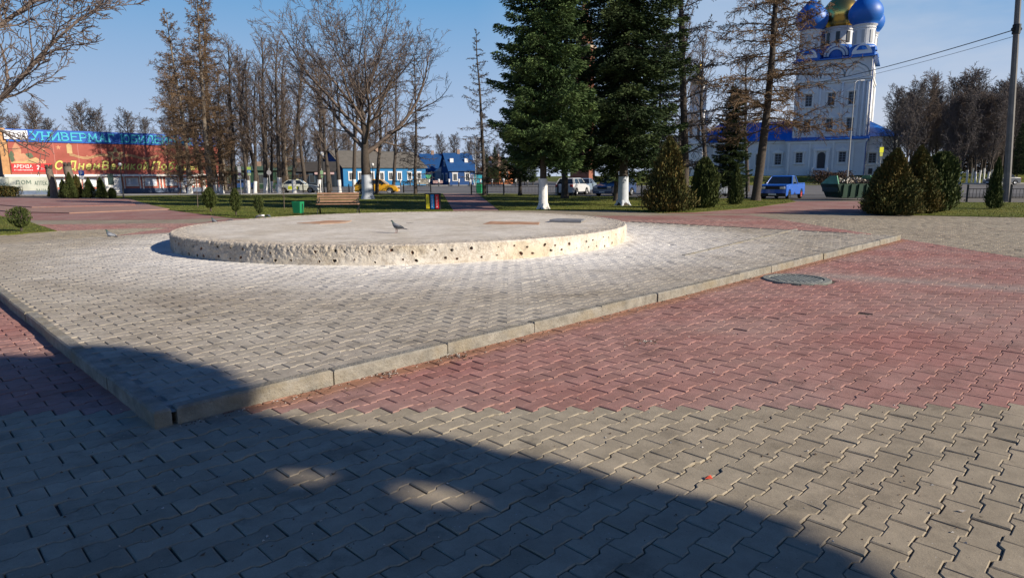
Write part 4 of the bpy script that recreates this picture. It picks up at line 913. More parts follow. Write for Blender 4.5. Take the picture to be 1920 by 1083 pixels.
# the tree beside the photographer whose shadow falls over the foreground
def shade_tree(seed, ctr, Rc, Hc, s0, n0, label, n=42000):
    """broad evergreen crown centred at height ctr; its shadow falls round (s0, n0) in sun coordinates"""
    g = np.random.default_rng(seed); d = g.normal(0, 1, (n, 3)); d /= np.linalg.norm(d, axis=1)[:, None]
    lm_ = 1+.16*fbm(d[:, 0]*2, d[:, 1]*2, d[:, 2]*2, 1.8, 3, seed); rad = (1-g.random(n)**1.6*.75)*lm_
    c = d*rad[:, None]*np.array((Rc, Rc, Hc)); S = s0+ctr/math.tan(R(SUN_EL)); loc = Vector(SN(S, n0))
    cot = 1/math.tan(R(SUN_EL)); a = R(SUN_AZ); gx_, gy_ = loc.x+c[:, 0]-math.cos(a)*cot*(c[:, 2]+ctr), loc.y+c[:, 1]-math.sin(a)*cot*(c[:, 2]+ctr)
    keep = np.ones(n, bool)
    for hx, hy, hr in ((565, 893, .12), (592, 888, .08), (795, 922, .14), (842, 932, .12), (45, 910, .08), (90, 905, .05), (1385, 905, .05), (985, 950, .05), (250, 990, .04)):     # gaps in the crown
        p = G(hx, hy); ex = gx_-p.x; ey = gy_-p.y; q1 = ex*math.cos(a)+ey*math.sin(a); q2 = -ex*math.sin(a)+ey*math.cos(a); keep &= (q1*.55)**2+q2**2 > hr**2
    c = c[keep]; n = len(c); dv = g.normal(0, 1, (n, 3)); dv /= np.linalg.norm(dv, axis=1)[:, None]; sv = np.cross(dv, g.normal(0, 1, (n, 3))); sv /= np.linalg.norm(sv, axis=1)[:, None]
    c[:, 2] += ctr; lf = .10; V = np.stack([c-dv*lf, c+sv*lf*.7, c+dv*lf, c-sv*lf*.7], 1).reshape(-1, 3)
    t = empty('evergreen_tree', loc, 0, label, 'tree'); link('crown', quads('crown', V, M['spruce_dark'], {'rnd': ('FACE', g.random(n))}), t)
    T = Tree(seed); T.tube([Vector((0, 0, -.1)), Vector((0, 0, ctr*.5)), Vector((0, 0, ctr+Hc*.6))], [Rc*.05, Rc*.04, .02], 9)
    for k in range(12): q = k*2.4; T.tube([Vector((0, 0, ctr*.55+k*.15)), Vector((math.cos(q)*Rc*.6, math.sin(q)*Rc*.6, ctr+.2*k-.6))], [.07, .02], 4)
    link('trunk', T.mesh('trunk', M['bark']), t)
shade_tree(4, 5.6, 3.0, 1.05, -2.0, .22, 'broad evergreen tree just behind and right of the photographer, outside the picture', 60000)
shade_tree(5, 7.6, 2.75, 1.0, -5.3, .85, 'taller evergreen tree behind the photographer, outside the picture', 60000)
shade_tree(6, 7.0, 2.8, 1.6, -8.6, .35, 'third evergreen tree behind the photographer, outside the picture', 30000)
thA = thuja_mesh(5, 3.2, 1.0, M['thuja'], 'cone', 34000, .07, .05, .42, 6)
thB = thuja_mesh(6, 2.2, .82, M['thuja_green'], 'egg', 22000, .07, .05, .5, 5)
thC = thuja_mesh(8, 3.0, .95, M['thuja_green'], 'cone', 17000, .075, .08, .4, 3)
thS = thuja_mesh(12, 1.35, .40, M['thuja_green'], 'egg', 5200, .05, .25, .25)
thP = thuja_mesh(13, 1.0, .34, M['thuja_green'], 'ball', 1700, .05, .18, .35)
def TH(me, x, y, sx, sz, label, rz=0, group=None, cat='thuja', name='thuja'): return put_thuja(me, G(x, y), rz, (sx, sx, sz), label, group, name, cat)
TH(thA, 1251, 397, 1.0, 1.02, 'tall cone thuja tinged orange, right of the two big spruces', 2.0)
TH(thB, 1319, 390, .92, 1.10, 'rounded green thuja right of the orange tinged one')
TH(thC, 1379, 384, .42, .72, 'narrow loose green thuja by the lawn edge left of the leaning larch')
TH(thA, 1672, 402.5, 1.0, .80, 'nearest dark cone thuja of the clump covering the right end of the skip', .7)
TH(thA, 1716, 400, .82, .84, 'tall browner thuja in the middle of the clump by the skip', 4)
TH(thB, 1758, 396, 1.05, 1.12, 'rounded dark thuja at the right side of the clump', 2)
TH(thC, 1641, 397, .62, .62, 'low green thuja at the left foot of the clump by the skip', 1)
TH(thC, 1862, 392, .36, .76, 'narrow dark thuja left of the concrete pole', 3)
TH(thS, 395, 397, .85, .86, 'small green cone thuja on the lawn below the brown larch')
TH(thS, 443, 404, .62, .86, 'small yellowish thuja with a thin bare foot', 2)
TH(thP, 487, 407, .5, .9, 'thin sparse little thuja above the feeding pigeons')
TH(thP, 40, 434, .72, .76, 'round topped little shrub on a thin stem on the left corner lawn', 1, cat='shrub', name='shrub')
TH(thP, 371, 392, .2, .8, 'bare thin sapling on the lawn left of the green bin', 1, cat='sapling', name='sapling') if False else None
gL = 'row of small cone thujas before the department store'
for i, (x, y, sx, sz, me, lab) in enumerate([(39, 365, .8, .55, thC, 'small cone thuja before the pale hoarding'), (97, 369, .55, .62, thC, 'leftmost low thuja of the row before the store'), (120, 372, .6, .80, thC, 'slim thuja right of the left tall stump'),
    (134, 372, .75, 1.08, thC, 'large thuja partly hiding the right tall stump'), (147, 371.5, .7, .92, thA, 'thuja just right of the right tall stump'), (169, 371.5, .75, .85, thC, 'thuja under the blue parking sign'),
    (191, 371.5, .75, .85, thC, 'dark pointed thuja right of the parking sign'), (211, 371, .6, .58, thB, 'rightmost small dark thuja of the row')]):
    TH(me, x, y, sx*.72, sz*.70, lab, i*1.3, gL)
# saplings with stakes on the middle lawn
mb = MB()
for x, y, h, lab in [(371/1.0, 389, 1.6, 'thin bare sapling on the lawn between the small thujas'), (533, 392, 1.5, 'forked bare sapling on the lawn left of the green bin')]:
    p = G(x, y); T = Tree(int(x)); T.tube([Vector((0, 0, 0)), Vector((.03, 0, h*.5)), Vector((0, .02, h))], [.022, .016, .006], 5)
    for k in range(7):
        a = k*2.4; z = h*(.3+.09*k); T.tube([Vector((0, 0, z)), Vector((math.cos(a)*.22, math.sin(a)*.22, z+.28))], [.009, .004], 4)
    o = link('sapling', T.mesh('sapling', M['twig'])); o.location = p; tag(o, lab, 'sapling')
# tall pollarded stumps behind the thujas
for x, y, ytop, r, lab in [(102.5, 371, 316, .30, 'left tall dark pollarded stump rising between the thujas'), (137.5, 371.5, 312, .36, 'right tall dark pollarded stump rising over the thujas')]:
    p = G(x, y); h = D(x, ytop, p.y).z; t = empty('tree_stump', p, 0, lab, 'tree stump'); T = Tree(int(x)); R1 = T.r
    T.tube([Vector((0, 0, 0)), Vector((.03, 0, h*.5)), Vector((-.2, 0, h*.85)), Vector((-.22, 0, h))], [r*1.1, r, r*.95, r*.9], 9); link('trunk', T.mesh('trunk', M['bark_pale']), t)
    T = Tree(int(x)+1)
    for k in range(7):
        a = k*2.4; T.tube([Vector((-.2, 0, h-.25)), Vector((-.2+math.cos(a)*.22, math.sin(a)*.22, h+.05)), Vector((-.2+math.cos(a)*.3, math.sin(a)*.3, h+.35))], [r*.45, r*.3, .05], 6)
    link('crown', T.mesh('crown', M['bark']), t)
# hedge at far left, low shrubs before the church
def hedge(name, pts, h, wd, mat, label, n=9000, leaf=.09):
    g = np.random.default_rng(len(label)); pts = np.array(pts); seg = g.integers(0, len(pts)-1, n); f = g.random(n)[:, None]
    c = pts[seg]*(1-f)+pts[seg+1]*f; c = np.c_[c[:, 0]+g.normal(0, wd*.4, n), c[:, 1]+g.normal(0, wd*.4, n), c[:, 2]+h*g.random(n)**.8*(1+.3*fbm(c[:, 0], c[:, 1], c[:, 0]*0, .5, 2, 1))]
    d = g.normal(0, 1, (n, 3))+np.array((0, 0, .6)); d /= np.linalg.norm(d, axis=1)[:, None]; s = np.cross(d, g.normal(0, 1, (n, 3))); s /= np.linalg.norm(s, axis=1)[:, None]
    V = np.stack([c-d*leaf, c+s*leaf*.35, c+d*leaf, c-s*leaf*.35], 1).reshape(-1, 3)
    return tag(link(name, quads(name, V, mat, {'rnd': ('FACE', g.random(n))})), label, 'hedge')
hedge('hedge', [tuple(G(-60, 369)), tuple(G(32, 368.5))], .9, .8, M['thuja'], 'low clipped brownish hedge under the pale hoarding')
# ================================================================ cars
glass = NT('car_glass'); glass.b.inputs['Base Color'].default_value = (.012, .018, .024, 1); glass.b.inputs['Roughness'].default_value = .06; glass.b.inputs['Specular IOR Level'].default_value = .8; glass = glass.m
rub = pm('tyre_rubber', (.012, .012, .012), .8, .1, 5); alloy = pm('alloy_rim', (.42, .43, .45), .35, .1, 5, metal=.7); chrome = pm('headlamp', (.75, .77, .8), .1, .05, 5, metal=.2); redl = pm('tail_lamp', (.5, .01, .01), .2, .05, 5)
blackp = pm('black_plastic', (.018, .018, .02), .5, .1, 5); platem = pm('number_plate', (.7, .7, .7), .5, .05, 5)
def paint(name, c, rough=.28): return pm(name, c, rough, .05, 3, metal=0.0, spec=.5, coat=.6)
def car(name, label, cat, loc, rz, pt, L=4.3, W=1.74, H=1.45, kind='sedan', rim=alloy, wr=.31, group=None):
    t = empty(name, loc, rz, label, cat, group); h = L/2; wf, wb = h-.80, -h+.85
    gc = .2; hood = .60*H; bel = .64*H
    P = {'sedan': [(-h, .35), (-h, .6*H), (-h+.08, .66*H), (-h+.75, .685*H), (-h+1.0, .69*H), (h-1.30, .66*H), (h-.25, .54*H), (h-.04, .48*H), (h, .35)],
         'hatch': [(-h, .35), (-h, .60*H), (-h+.05, .66*H), (-h+.4, .68*H), (h-1.15, .66*H), (h-.22, .54*H), (h-.03, .46*H), (h, .35)],
         'pickup': [(-h, .40), (-h, .635*H), (-.55, .64*H), (h-1.35, .655*H), (h-.12, .625*H), (h-.02, .60*H), (h, .35)],
         'van': [(-h, .35), (-h, .55*H), (h-.9, .55*H), (h-.15, .46*H), (h, .35)]}[kind]
    def arch(cx_): return [(cx_+(wr+.06)*math.cos(a), max(.30+(wr+.05)*math.sin(a), gc)) for a in np.linspace(0, math.pi, 11)]
    poly = P+[(h-.05, gc)]+arch(wf)+arch(wb)+[(-h+.06, gc)]
    mb = MB(); mb.prism(poly, -W/2, W/2); body = mb.build('body', pt, t, bevel=.05)
    # greenhouse
    K = {'sedan': (-h+.72, -h+1.35, .35, h-1.32, 1.0), 'hatch': (-h+.10, -h+.45, .45, h-1.12, 1.0), 'pickup': (-.55, -.42, .32, h-1.38, 1.0), 'van': (-h+.05, -h+.2, h-1.5, h-.85, 1.0)}[kind]
    z0, z1 = {'sedan': .675, 'hatch': .665, 'pickup': .64, 'van': .545}[kind]*H, H-.05; w0, w1 = W/2-.05, W/2-.23
    if kind == 'van': w1 = W/2-.14
    vs = [(K[0], -w0, z0), (K[3], -w0, z0), (K[3], w0, z0), (K[0], w0, z0), (K[1], -w1, z1), (K[2], -w1, z1), (K[2], w1, z1), (K[1], w1, z1)]
    fs = [(0, 1, 5, 4), (1, 2, 6, 5), (2, 3, 7, 6), (3, 0, 4, 7), (4, 5, 6, 7), (0, 3, 2, 1)]
    mb = MB(); mb.add(vs, fs); mb.build('windows', glass, t, bevel=.03)
    mb = MB(); rw = w1+.012; mb.add([(K[1]-.05, -rw-.02, z1-.02), (K[2]+.05, -rw-.02, z1-.02), (K[2]+.05, rw+.02, z1-.02), (K[1]-.05, rw+.02, z1-.02), (K[1]+.08, -rw+.08, z1+.05), (K[2]-.10, -rw+.08, z1+.05), (K[2]-.10, rw-.08, z1+.05), (K[1]+.08, rw-.08, z1+.05)], [(0, 1, 5, 4), (1, 2, 6, 5), (2, 3, 7, 6), (3, 0, 4, 7), (4, 5, 6, 7), (0, 3, 2, 1)])
    mb.build('roof', pt, t, bevel=.02)
    mb = MB(); e = .012
    pill = [(K[0], K[1]), (K[3], K[2])]
    mids = [.52] if kind != 'pickup' else []
    if kind == 'hatch': mids = [.5, .12]
    if kind == 'van': mids = [.35, .7]
    for s in (-1, 1):
        for xa, xb in pill: mb.tube([(xa, s*(w0+e-.01), z0), (xb, s*(w1+e), z1)], .035, 5)
        for m_ in mids: xa = K[0]+(K[3]-K[0])*m_; xb = K[1]+(K[2]-K[1])*m_; mb.tube([(xa, s*(w0+e), z0), (xb, s*(w1+e), z1)], .032, 5)
    mb.build('pillars', pt, t)
    mb = MB()
    for s in (-1, 1): mb.box((K[3]-.25, s*(W/2+.07), z0+.07), (.1, .16, .11))
    mb.build('mirrors', blackp, t, bevel=.02)
    for s in (-1, 1):
        for xx in (wf, wb):
            mb = MB(); y = s*(W/2-.10); mb.lathe([(wr*.62, -.10), (wr*.95, -.10), (wr, -.06), (wr, .06), (wr*.95, .10), (wr*.62, .10)], (xx, y, wr), 20, axis='Y'); wh = mb.build('wheel', rub, t, smooth=True)
            mb = MB(); yy = s*.095
            mb.lathe([(.001, yy*.8), (wr*.16, yy*.95), (wr*.2, yy*.7), (wr*.55, yy*.72), (wr*.64, yy)], (xx, y, wr), 16, axis='Y')
            for k in range(5):
                a = k*1.2566; mb.tube([(xx+.04*math.cos(a), y+yy*.9, wr+.04*math.sin(a)), (xx+wr*.58*math.cos(a), y+yy*.9, wr+wr*.58*math.sin(a))], .022, 4)
            mb.build('rim', blackp if (kind == 'pickup' and xx > 0) else rim, wh)
    mb = MB(); mb.box((h-.01, 0, .33), (.1, W*.96, .20)); mb.build('front_bumper', blackp if kind == 'pickup' else pt, t, bevel=.03)
    mb = MB(); mb.box((-h+.01, 0, .36), (.1, W*.96, .20)); mb.build('rear_bumper', blackp if kind == 'pickup' else pt, t, bevel=.03)
    mb = MB(); mb.box((h+.005, 0, .50*H if kind == 'pickup' else .42*H), (.05, W*(.78 if kind == 'pickup' else .45), .20 if kind == 'pickup' else .13)); mb.build('grille', blackp, t, bevel=.01)
    mb = MB(); mb.box((h+.055, 0, .36), (.02, .5, .11)); mb.build('number_plate', platem, t)
    mb = MB(); mb.box((-h-.045, 0, .42), (.02, .5, .11)); mb.build('number_plate', platem, t)
    for s in (-1, 1):
        mb = MB(); mb.box((h+(-.02 if kind != 'pickup' else .012), s*(W/2-.27), .475*H if kind != 'pickup' else .50*H), (.16 if kind != 'pickup' else .05, .34, .16)); mb.build('headlight', chrome, t, bevel=.03)
        mb = MB(); mb.box((-h+.0, s*(W/2-.16), .56*H), (.08, .26, .22)); mb.build('taillight', redl, t, bevel=.02)
    if kind == 'pickup':
        mb = MB(); mb.box((-h+.02+.95, -W/2+.05, .64*H+.03), (1.85, .06, .05)); mb.box((-h+.97, W/2-.05, .64*H+.03), (1.85, .06, .05)); mb.box((-h+.05, 0, .64*H+.03), (.06, W*.94, .05)); mb.build('bed_rail', pt, t)
        mb = MB(); mb.box((-h+.97, 0, .64*H+.004), (1.7, W*.88, .02)); mb.build('bed', blackp, t)
    return t
yel = paint('taxi_yellow', (.72, .38, .02)); blu = paint('pickup_blue', (.012, .11, .52), .4); redr = pm('red_rim', (.55, .05, .05), .5, .1)
p = G(1473, 372.5); car('pickup_truck', 'bright blue boxy pickup with black front and red rear wheels parked by the path', 'pickup truck', (p.x, p.y+.6, -.02), R(232), blu, 4.6, 1.78, 1.58, 'pickup', redr)
p = G(707, 363); tx = car('taxi', 'bright yellow taxi hatchback behind the spreading tree', 'taxi', (p.x, p.y+.3, -.03), R(2), yel, 4.35, 1.75, 1.5, 'hatch')
lt = paint('taxi_white', (.62, .64, .55))
p = G(548, 362.5); tx2 = car('taxi', 'white taxi with a yellow green stripe behind the tree row', 'taxi', (p.x, p.y+2, -.03), R(8), lt, 4.5, 1.75, 1.5, 'sedan')
mb = MB(); mb.box((-.35, -.885, .62), (1.1, .012, .34)); mb.box((-.35, .885, .62), (1.1, .012, .34)); mb.build('stripe', pm('stripe_lime', (.55, .6, .03), .5, .05), tx2)
for q in (tx, tx2): mb = MB(); mb.box((0, 0, 1.53), (.2, .5, .12)); mb.build('roof_sign', pm('roof_sign', (.8, .7, .3), .5, .05), q, bevel=.02)
p = G(1152, 367.5); car('parked_car', 'dark blue car facing the plaza, beside the white footed spruce', 'car', (p.x+.3, p.y+1.6, -.03), R(-128), paint('dark_blue_paint', (.03, .06, .15)), 4.3, 1.8, 1.6, 'hatch')
p = G(1078, 366); car('parked_car', 'white hatchback seen from behind between the spruces', 'car', (p.x, p.y+1.8, -.03), R(62), paint('white_car_paint', (.6, .61, .62)), 4.0, 1.7, 1.5, 'hatch')
p = G(1106, 364); car('parked_car', 'silver blue car behind the white hatchback', 'car', (p.x, p.y+5.5, -.03), R(-110), paint('silver_blue', (.25, .33, .42)), 4.3, 1.75, 1.45, 'sedan')
p = G(1357, 368); car('parked_van', 'pale grey van half hidden behind the narrow thuja', 'van', (p.x, p.y+2.5, -.03), R(-105), paint('van_grey', (.42, .46, .52)), 4.6, 1.85, 2.0, 'van')
p = G(367, 357.5); car('parked_car', 'black car parked in front of the department store', 'car', (p.x, p.y+4, -.03), R(-30), paint('black_paint', (.012, .013, .015)), 4.5, 1.8, 1.6, 'sedan')
p = G(431, 356); car('parked_car', 'blue car parked by the green roofed kiosk', 'car', (p.x, p.y+4, -.03), R(190), paint('kiosk_blue', (.04, .10, .28)), 4.3, 1.75, 1.5, 'sedan')
car('parked_car', 'grey car at the far right edge beyond the road', 'car', ((1868-960)/F*93, 93, -.0), R(185), paint('grey_car', (.10, .11, .13)), 4.3, 1.75, 1.5, 'sedan')
# ================================================================ skip with rubbish
p = G(1600, 374); t = empty('rubbish_skip', (p.x+.3, p.y+1.2, -.02), R(10), 'dark green open metal skip heaped with rubbish beside the blue pickup', 'skip')
sg = pm('skip_dark_green', (.018, .05, .03), .6, .3, 2); sg2 = pm('skip_light_green', (.18, .42, .25), .6, .25, 2)
def hull(L0, L1, W0, W1, z0, z1): return [(-L0/2, -W0/2, z0), (L0/2, -W0/2, z0), (L0/2, W0/2, z0), (-L0/2, W0/2, z0), (-L1/2, -W1/2, z1), (L1/2, -W1/2, z1), (L1/2, W1/2, z1), (-L1/2, W1/2, z1)]
vs = hull(2.2, 3.1, 1.6, 1.8, .12, 1.02)+[(a*.95, b*.94, c) for a, b, c in hull(2.2, 3.1, 1.6, 1.8, .12, 1.02)[4:]]+[(a*.9, b*.9, .5) for a, b, c in hull(2.2, 3.1, 1.6, 1.8, 0, 1)[4:]]
mb = MB(); mb.add(vs, [(0, 3, 2, 1)]+[(k, (k+1) % 4, 4+(k+1) % 4, 4+k) for k in range(4)]+[(4+k, 4+(k+1) % 4, 8+(k+1) % 4, 8+k) for k in range(4)]+[(8+k, 8+(k+1) % 4, 12+(k+1) % 4, 12+k) for k in range(4)]+[(12, 13, 14, 15)])
for k in range(5): mb.box((-1.1+k*.55, -.90, .6), (.06, .10, .8), M=Matrix.Rotation(R(7), 3, 'X'))
mb.build('body', sg, t)
for sx in (-1, 1):
    mb = MB(); x = sx*1.5; mb.add([(x, -.9, 1.02), (x, .9, 1.02), (x-sx*.25, .35, 1.55), (x-sx*.25, -.35, 1.55), (x-sx*.06, -.9, 1.02), (x-sx*.06, .9, 1.02), (x-sx*.31, .35, 1.55), (x-sx*.31, -.35, 1.55)], [(0, 1, 2, 3), (7, 6, 5, 4), (0, 3, 7, 4), (1, 5, 6, 2), (3, 2, 6, 7), (0, 4, 5, 1)]); mb.build('end_flap', sg2, t)
V = []
for k in range(700):
    x, y = rnd.uniform(-1.35, 1.35), rnd.uniform(-.75, .75); z = .85+.42*(1-(x/1.6)**2)*(1-(y/1.1)**2)+rnd.uniform(-.1, .12); s = rnd.uniform(.04, .16)
    a = Vector((rnd.gauss(0, 1), rnd.gauss(0, 1), rnd.gauss(0, 1))).normalized()*s; b = Vector((rnd.gauss(0, 1), rnd.gauss(0, 1), rnd.gauss(0, 1))).normalized()*s; c = Vector((x, y, z)); V += [c-a-b*.6, c+a-b, c+a+b, c-a*.8+b]
o = link('rubbish', quads('rubbish', [tuple(v) for v in V], leaf_mat('rubbish_mix', [(.2, (.02, .02, .022)), (.45, (.12, .10, .08)), (.6, (.32, .27, .2)), (.8, (.55, .55, .55))], 5), {'rnd': ('FACE', nr.random(len(V)//4))}))
o.location = (t.location.x, t.location.y, -.02); o.rotation_euler = (0, 0, R(10)); tag(o, 'heap of mixed rubbish and cardboard piled in the skip', 'rubbish', kind='stuff')
# ================================================================ department store
# facade runs from a (left, near) to b (right, far); local x along it, local -y outward
A0 = Vector((-55.6, 72.0, 0)); ang = math.atan2(.95, 1.0); SL = 23.0
def s_of(px_):                          # position along the facade seen at a column of the photo
    k = (px_-960)/F; c, s = math.cos(ang), math.sin(ang); return (k*A0.y*1.0-A0.x)/(c-k*s)
def z_of(px_, py_):
    s = s_of(px_); Y = A0.y+math.sin(ang)*s; return D(px_, py_, Y).z
st = empty('department_store', A0, ang, 'long department store with blue lettered fascia and red festive banner over salmon window bays', 'shop building')
brick = NT('store_brick'); v = brick.coords('Object'); bt = brick.n('ShaderNodeTexBrick', i_Scale=4.0); brick.l(v, bt.inputs['Vector'])
bt.inputs['Color1'].default_value = (.10, .05, .035, 1); bt.inputs['Color2'].default_value = (.13, .065, .045, 1); bt.inputs['Mortar'].default_value = (.09, .07, .06, 1); brick.l(bt.outputs[0], brick.b.inputs['Base Color']); brick.b.inputs['Roughness'].default_value = .9; brick = brick.m
ocher = pm('ochre_tile', (.50, .27, .12), .8, .3, 3); salm = pm('salmon_render', (.62, .19, .13), .8, .12, 2); whit = pm('white_render', (.80, .78, .74), .8, .1, 2); plin = pm('blue_grey_plinth', (.12, .16, .24), .8, .2, 2)
ztop = z_of(40, 241); zs = z_of(60, 265.5); zc = z_of(60, 329); zw1 = z_of(260, 327); zw0 = z_of(260, 348)
mb = MB(); mb.span((0, .05, 0), (SL, 14, ztop-.1)); mb.build('wall', brick, st)
mb = MB(); mb.span((-.12, -.12, 0), (.55, .3, ztop+.05)); mb.build('corner_pier', ocher, st)
blue = pm('fascia_blue', (.006, .09, .42), .5, .1, 1); mb = MB(); mb.span((.55, -.30, zs), (SL, .05, ztop)); fas = mb.build('fascia', blue, st)
cy = pm('cyan_letters', (.04, .42, .55), .5, .08, 3)
xa, xb = s_of(82), s_of(234); text_mesh('УНИВЕРМАГ', xb-xa, (ztop-zs)*.72, cy, 'lettering', fas, T4(xa, -.30, zs+(ztop-zs)*.13), .06, .03, serif=True)
xa, xb = s_of(246), s_of(372); text_mesh('ЮБИЛЕЙНЫЙ', xb-xa, (ztop-zs)*.72, cy, 'lettering', fas, T4(xa, -.30, zs+(ztop-zs)*.13), .06, .03, serif=True)
xa, xb = s_of(33), s_of(77); mb = MB(); mb.span((xa, -.40, zs+.22), (xb, -.30, ztop-.15)); lb = mb.build('light_box', pm('light_box_white', (.75, .76, .8), .5, .05), fas, bevel=.05)
text_mesh('МАЯК', (xb-xa)*.84, (ztop-zs)*.42, pm('sign_grey', (.12, .12, .16), .6, .05), 'lettering', fas, T4(xa+(xb-xa)*.08, -.42, zs+(ztop-zs)*.30), .01, .025)
# banner
T = NT('banner_red'); v = T.coords('Object'); sx_ = T.n('ShaderNodeSeparateXYZ'); T.l(v, sx_.inputs[0])
c = T.mix(T.ramp(T.noise(.5, 4, .6, v), [(.35, 0.0), (.65, 1.0)]), (.27, .055, .035), (.36, .085, .06)); fr = T.math('FRACT', T.math('DIVIDE', sx_.outputs[0], 2.35)); c = T.mix(T.math('LESS_THAN', fr, .02), c, (.45, .2, .17))
T.l(c, T.b.inputs['Base Color']); T.b.inputs['Roughness'].default_value = .7; banm = T.m
mb = MB(); mb.span((.60, -.18, zc+.12), (SL-.1, .0, zs-.01)); ban = mb.build('banner', banm, st)
gold = pm('banner_gold', (.60, .56, .14), .6, .15, 2); golds = pm('banner_dull_gold', (.50, .36, .17), .7, .25, 2); outl = pm('banner_outline', (.20, .13, .03), .7, .1, 2); tan = pm('banner_tan', (.52, .26, .15), .7, .35, 1.5); grn = pm('banner_green', (.10, .14, .08), .7, .35, 2)
hb = zs-zc
def bt_(txt, p0, p1, f0, f1, mat, y, bold, sh=.25, nm='lettering'):
    xa, xb = s_of(p0), s_of(p1); text_mesh(txt, xb-xa, hb*(f1-f0), mat, nm, ban, T4(xa, y, zc+hb*f0), .005, bold, sh)
for txt, a_, b_ in [('С Днем', 118, 201), ('Великой', 205, 290), ('Победы!', 297, 382)]:
    bt_(txt, a_-.6, b_+.6, .155, .475, outl, -.19, .06); bt_(txt, a_, b_, .175, .455, gold, -.205, .03)
def star(cx, cz, r, y, m, nm='star'):
    mb = MB(); vs = []
    for k in range(10): a = math.pi/2+k*math.pi/5; q = r if k % 2 == 0 else r*.42; vs.append((cx+q*math.cos(a), y, cz+q*math.sin(a)))
    mb.add([(cx, y-.01, cz)]+vs, [(0, 1+k, 1+(k+1) % 10) for k in range(10)]); return mb.build(nm, m, ban)
def zf(f): return zc+hb*f
for p_, f_, r_ in [(130, .85, .30), (102, .76, .26), (181, .60, .14), (285, .60, .15)]: star(s_of(p_), zf(f_), r_, -.195, tan)
xs_ = s_of(234)
for k in range(3): star(xs_, zf(.66), 1.0-k*.0, -.19-.001*k, golds, 'badge_star') if k == 0 else None
mb = MB(); mb.lathe([(.001, -.205), (.30, -.205), (.31, -.195)], (xs_, 0, zf(.66)), 24, axis='Y'); mb.build('badge_disc', pm('badge_red', (.35, .1, .07), .6, .2, 3), ban)
mb = MB(); mb.lathe([(.30, -.215), (.42, -.215), (.42, -.195), (.30, -.195)], (xs_, 0, zf(.66)), 24, axis='Y'); mb.build('badge_ring', golds, ban)
for sgn in (-1, 1):
    mb = MB()
    for j in range(3):
        pts = [(xs_+sgn*(.5+k*.42), -.19-.003*j, zf(.60)+.20*math.sin(k*.75)*1.0-j*.10+.05) for k in range(11)]
        for a_, b_ in zip(pts, pts[1:]): mb.add([(a_[0], a_[1], a_[2]), (b_[0], b_[1], b_[2]), (b_[0], b_[1], b_[2]+.055), (a_[0], a_[1], a_[2]+.055)], [(0, 1, 2, 3)])
    mb.build('ribbon', golds, ban)
xk = s_of(150); mb = MB(); mb.span((xk-.26, -.20, zf(.68)), (xk+.26, -.19, zf(.92))); mb.add([(xk-.3, -.2, zf(.92)), (xk+.3, -.2, zf(.92)), (xk, -.2, zf(.99))], [(0, 1, 2)]); mb.build('tower_motif', golds, ban)
g_ = random.Random(4)
def blob(p_, f_, rx, rz, m, nm, n=11):
    mb = MB(); cx_, cz = s_of(p_), zf(f_); vs = [(cx_, -.197, cz)]+[(cx_+rx*g_.uniform(.6, 1.15)*math.cos(2*math.pi*k/n), -.19, cz+rz*g_.uniform(.6, 1.15)*math.sin(2*math.pi*k/n)) for k in range(n)]
    mb.add(vs, [(0, 1+k, 1+(k+1) % n) for k in range(n)]); mb.build(nm, m, ban)
blob(54, .72, .5, .9, tan, 'flower_motif'); blob(60, .52, .7, .6, tan, 'flower_motif'); blob(43, .56, .25, .7, grn, 'leaf_motif'); blob(57, .36, .8, .4, golds, 'leaf_motif'); blob(80, .42, 1.0, .45, golds, 'garland_motif'); blob(93, .40, .9, .35, tan, 'garland_motif'); blob(76, .6, .4, .3, grn, 'leaf_motif')
xa, xb = s_of(40), s_of(113.5); mb = MB(); mb.span((xa, -.24, zf(.11)), (xb, -.205, zf(.36))); rp = mb.build('rent_placard', pm('placard_red', (.62, .02, .025), .5, .08), ban)
wp = pm('placard_white', (.8, .78, .76), .6, .03)
w_ = xb-xa
text_mesh('АРЕНДА', w_*.46, hb*.10, wp, 'lettering', ban, T4(xa+w_*.05, -.245, zf(.225)), .004, .02); text_mesh('от собственника', w_*.46, hb*.05, wp, 'lettering', ban, T4(xa+w_*.05, -.245, zf(.145)), .004, .02); text_mesh('2', w_*.07, hb*.13, wp, 'lettering', ban, T4(xa+w_*.62, -.245, zf(.18)), .004, .03); text_mesh('этаж', w_*.22, hb*.065, wp, 'lettering', ban, T4(xa+w_*.72, -.245, zf(.18)), .004, .02)
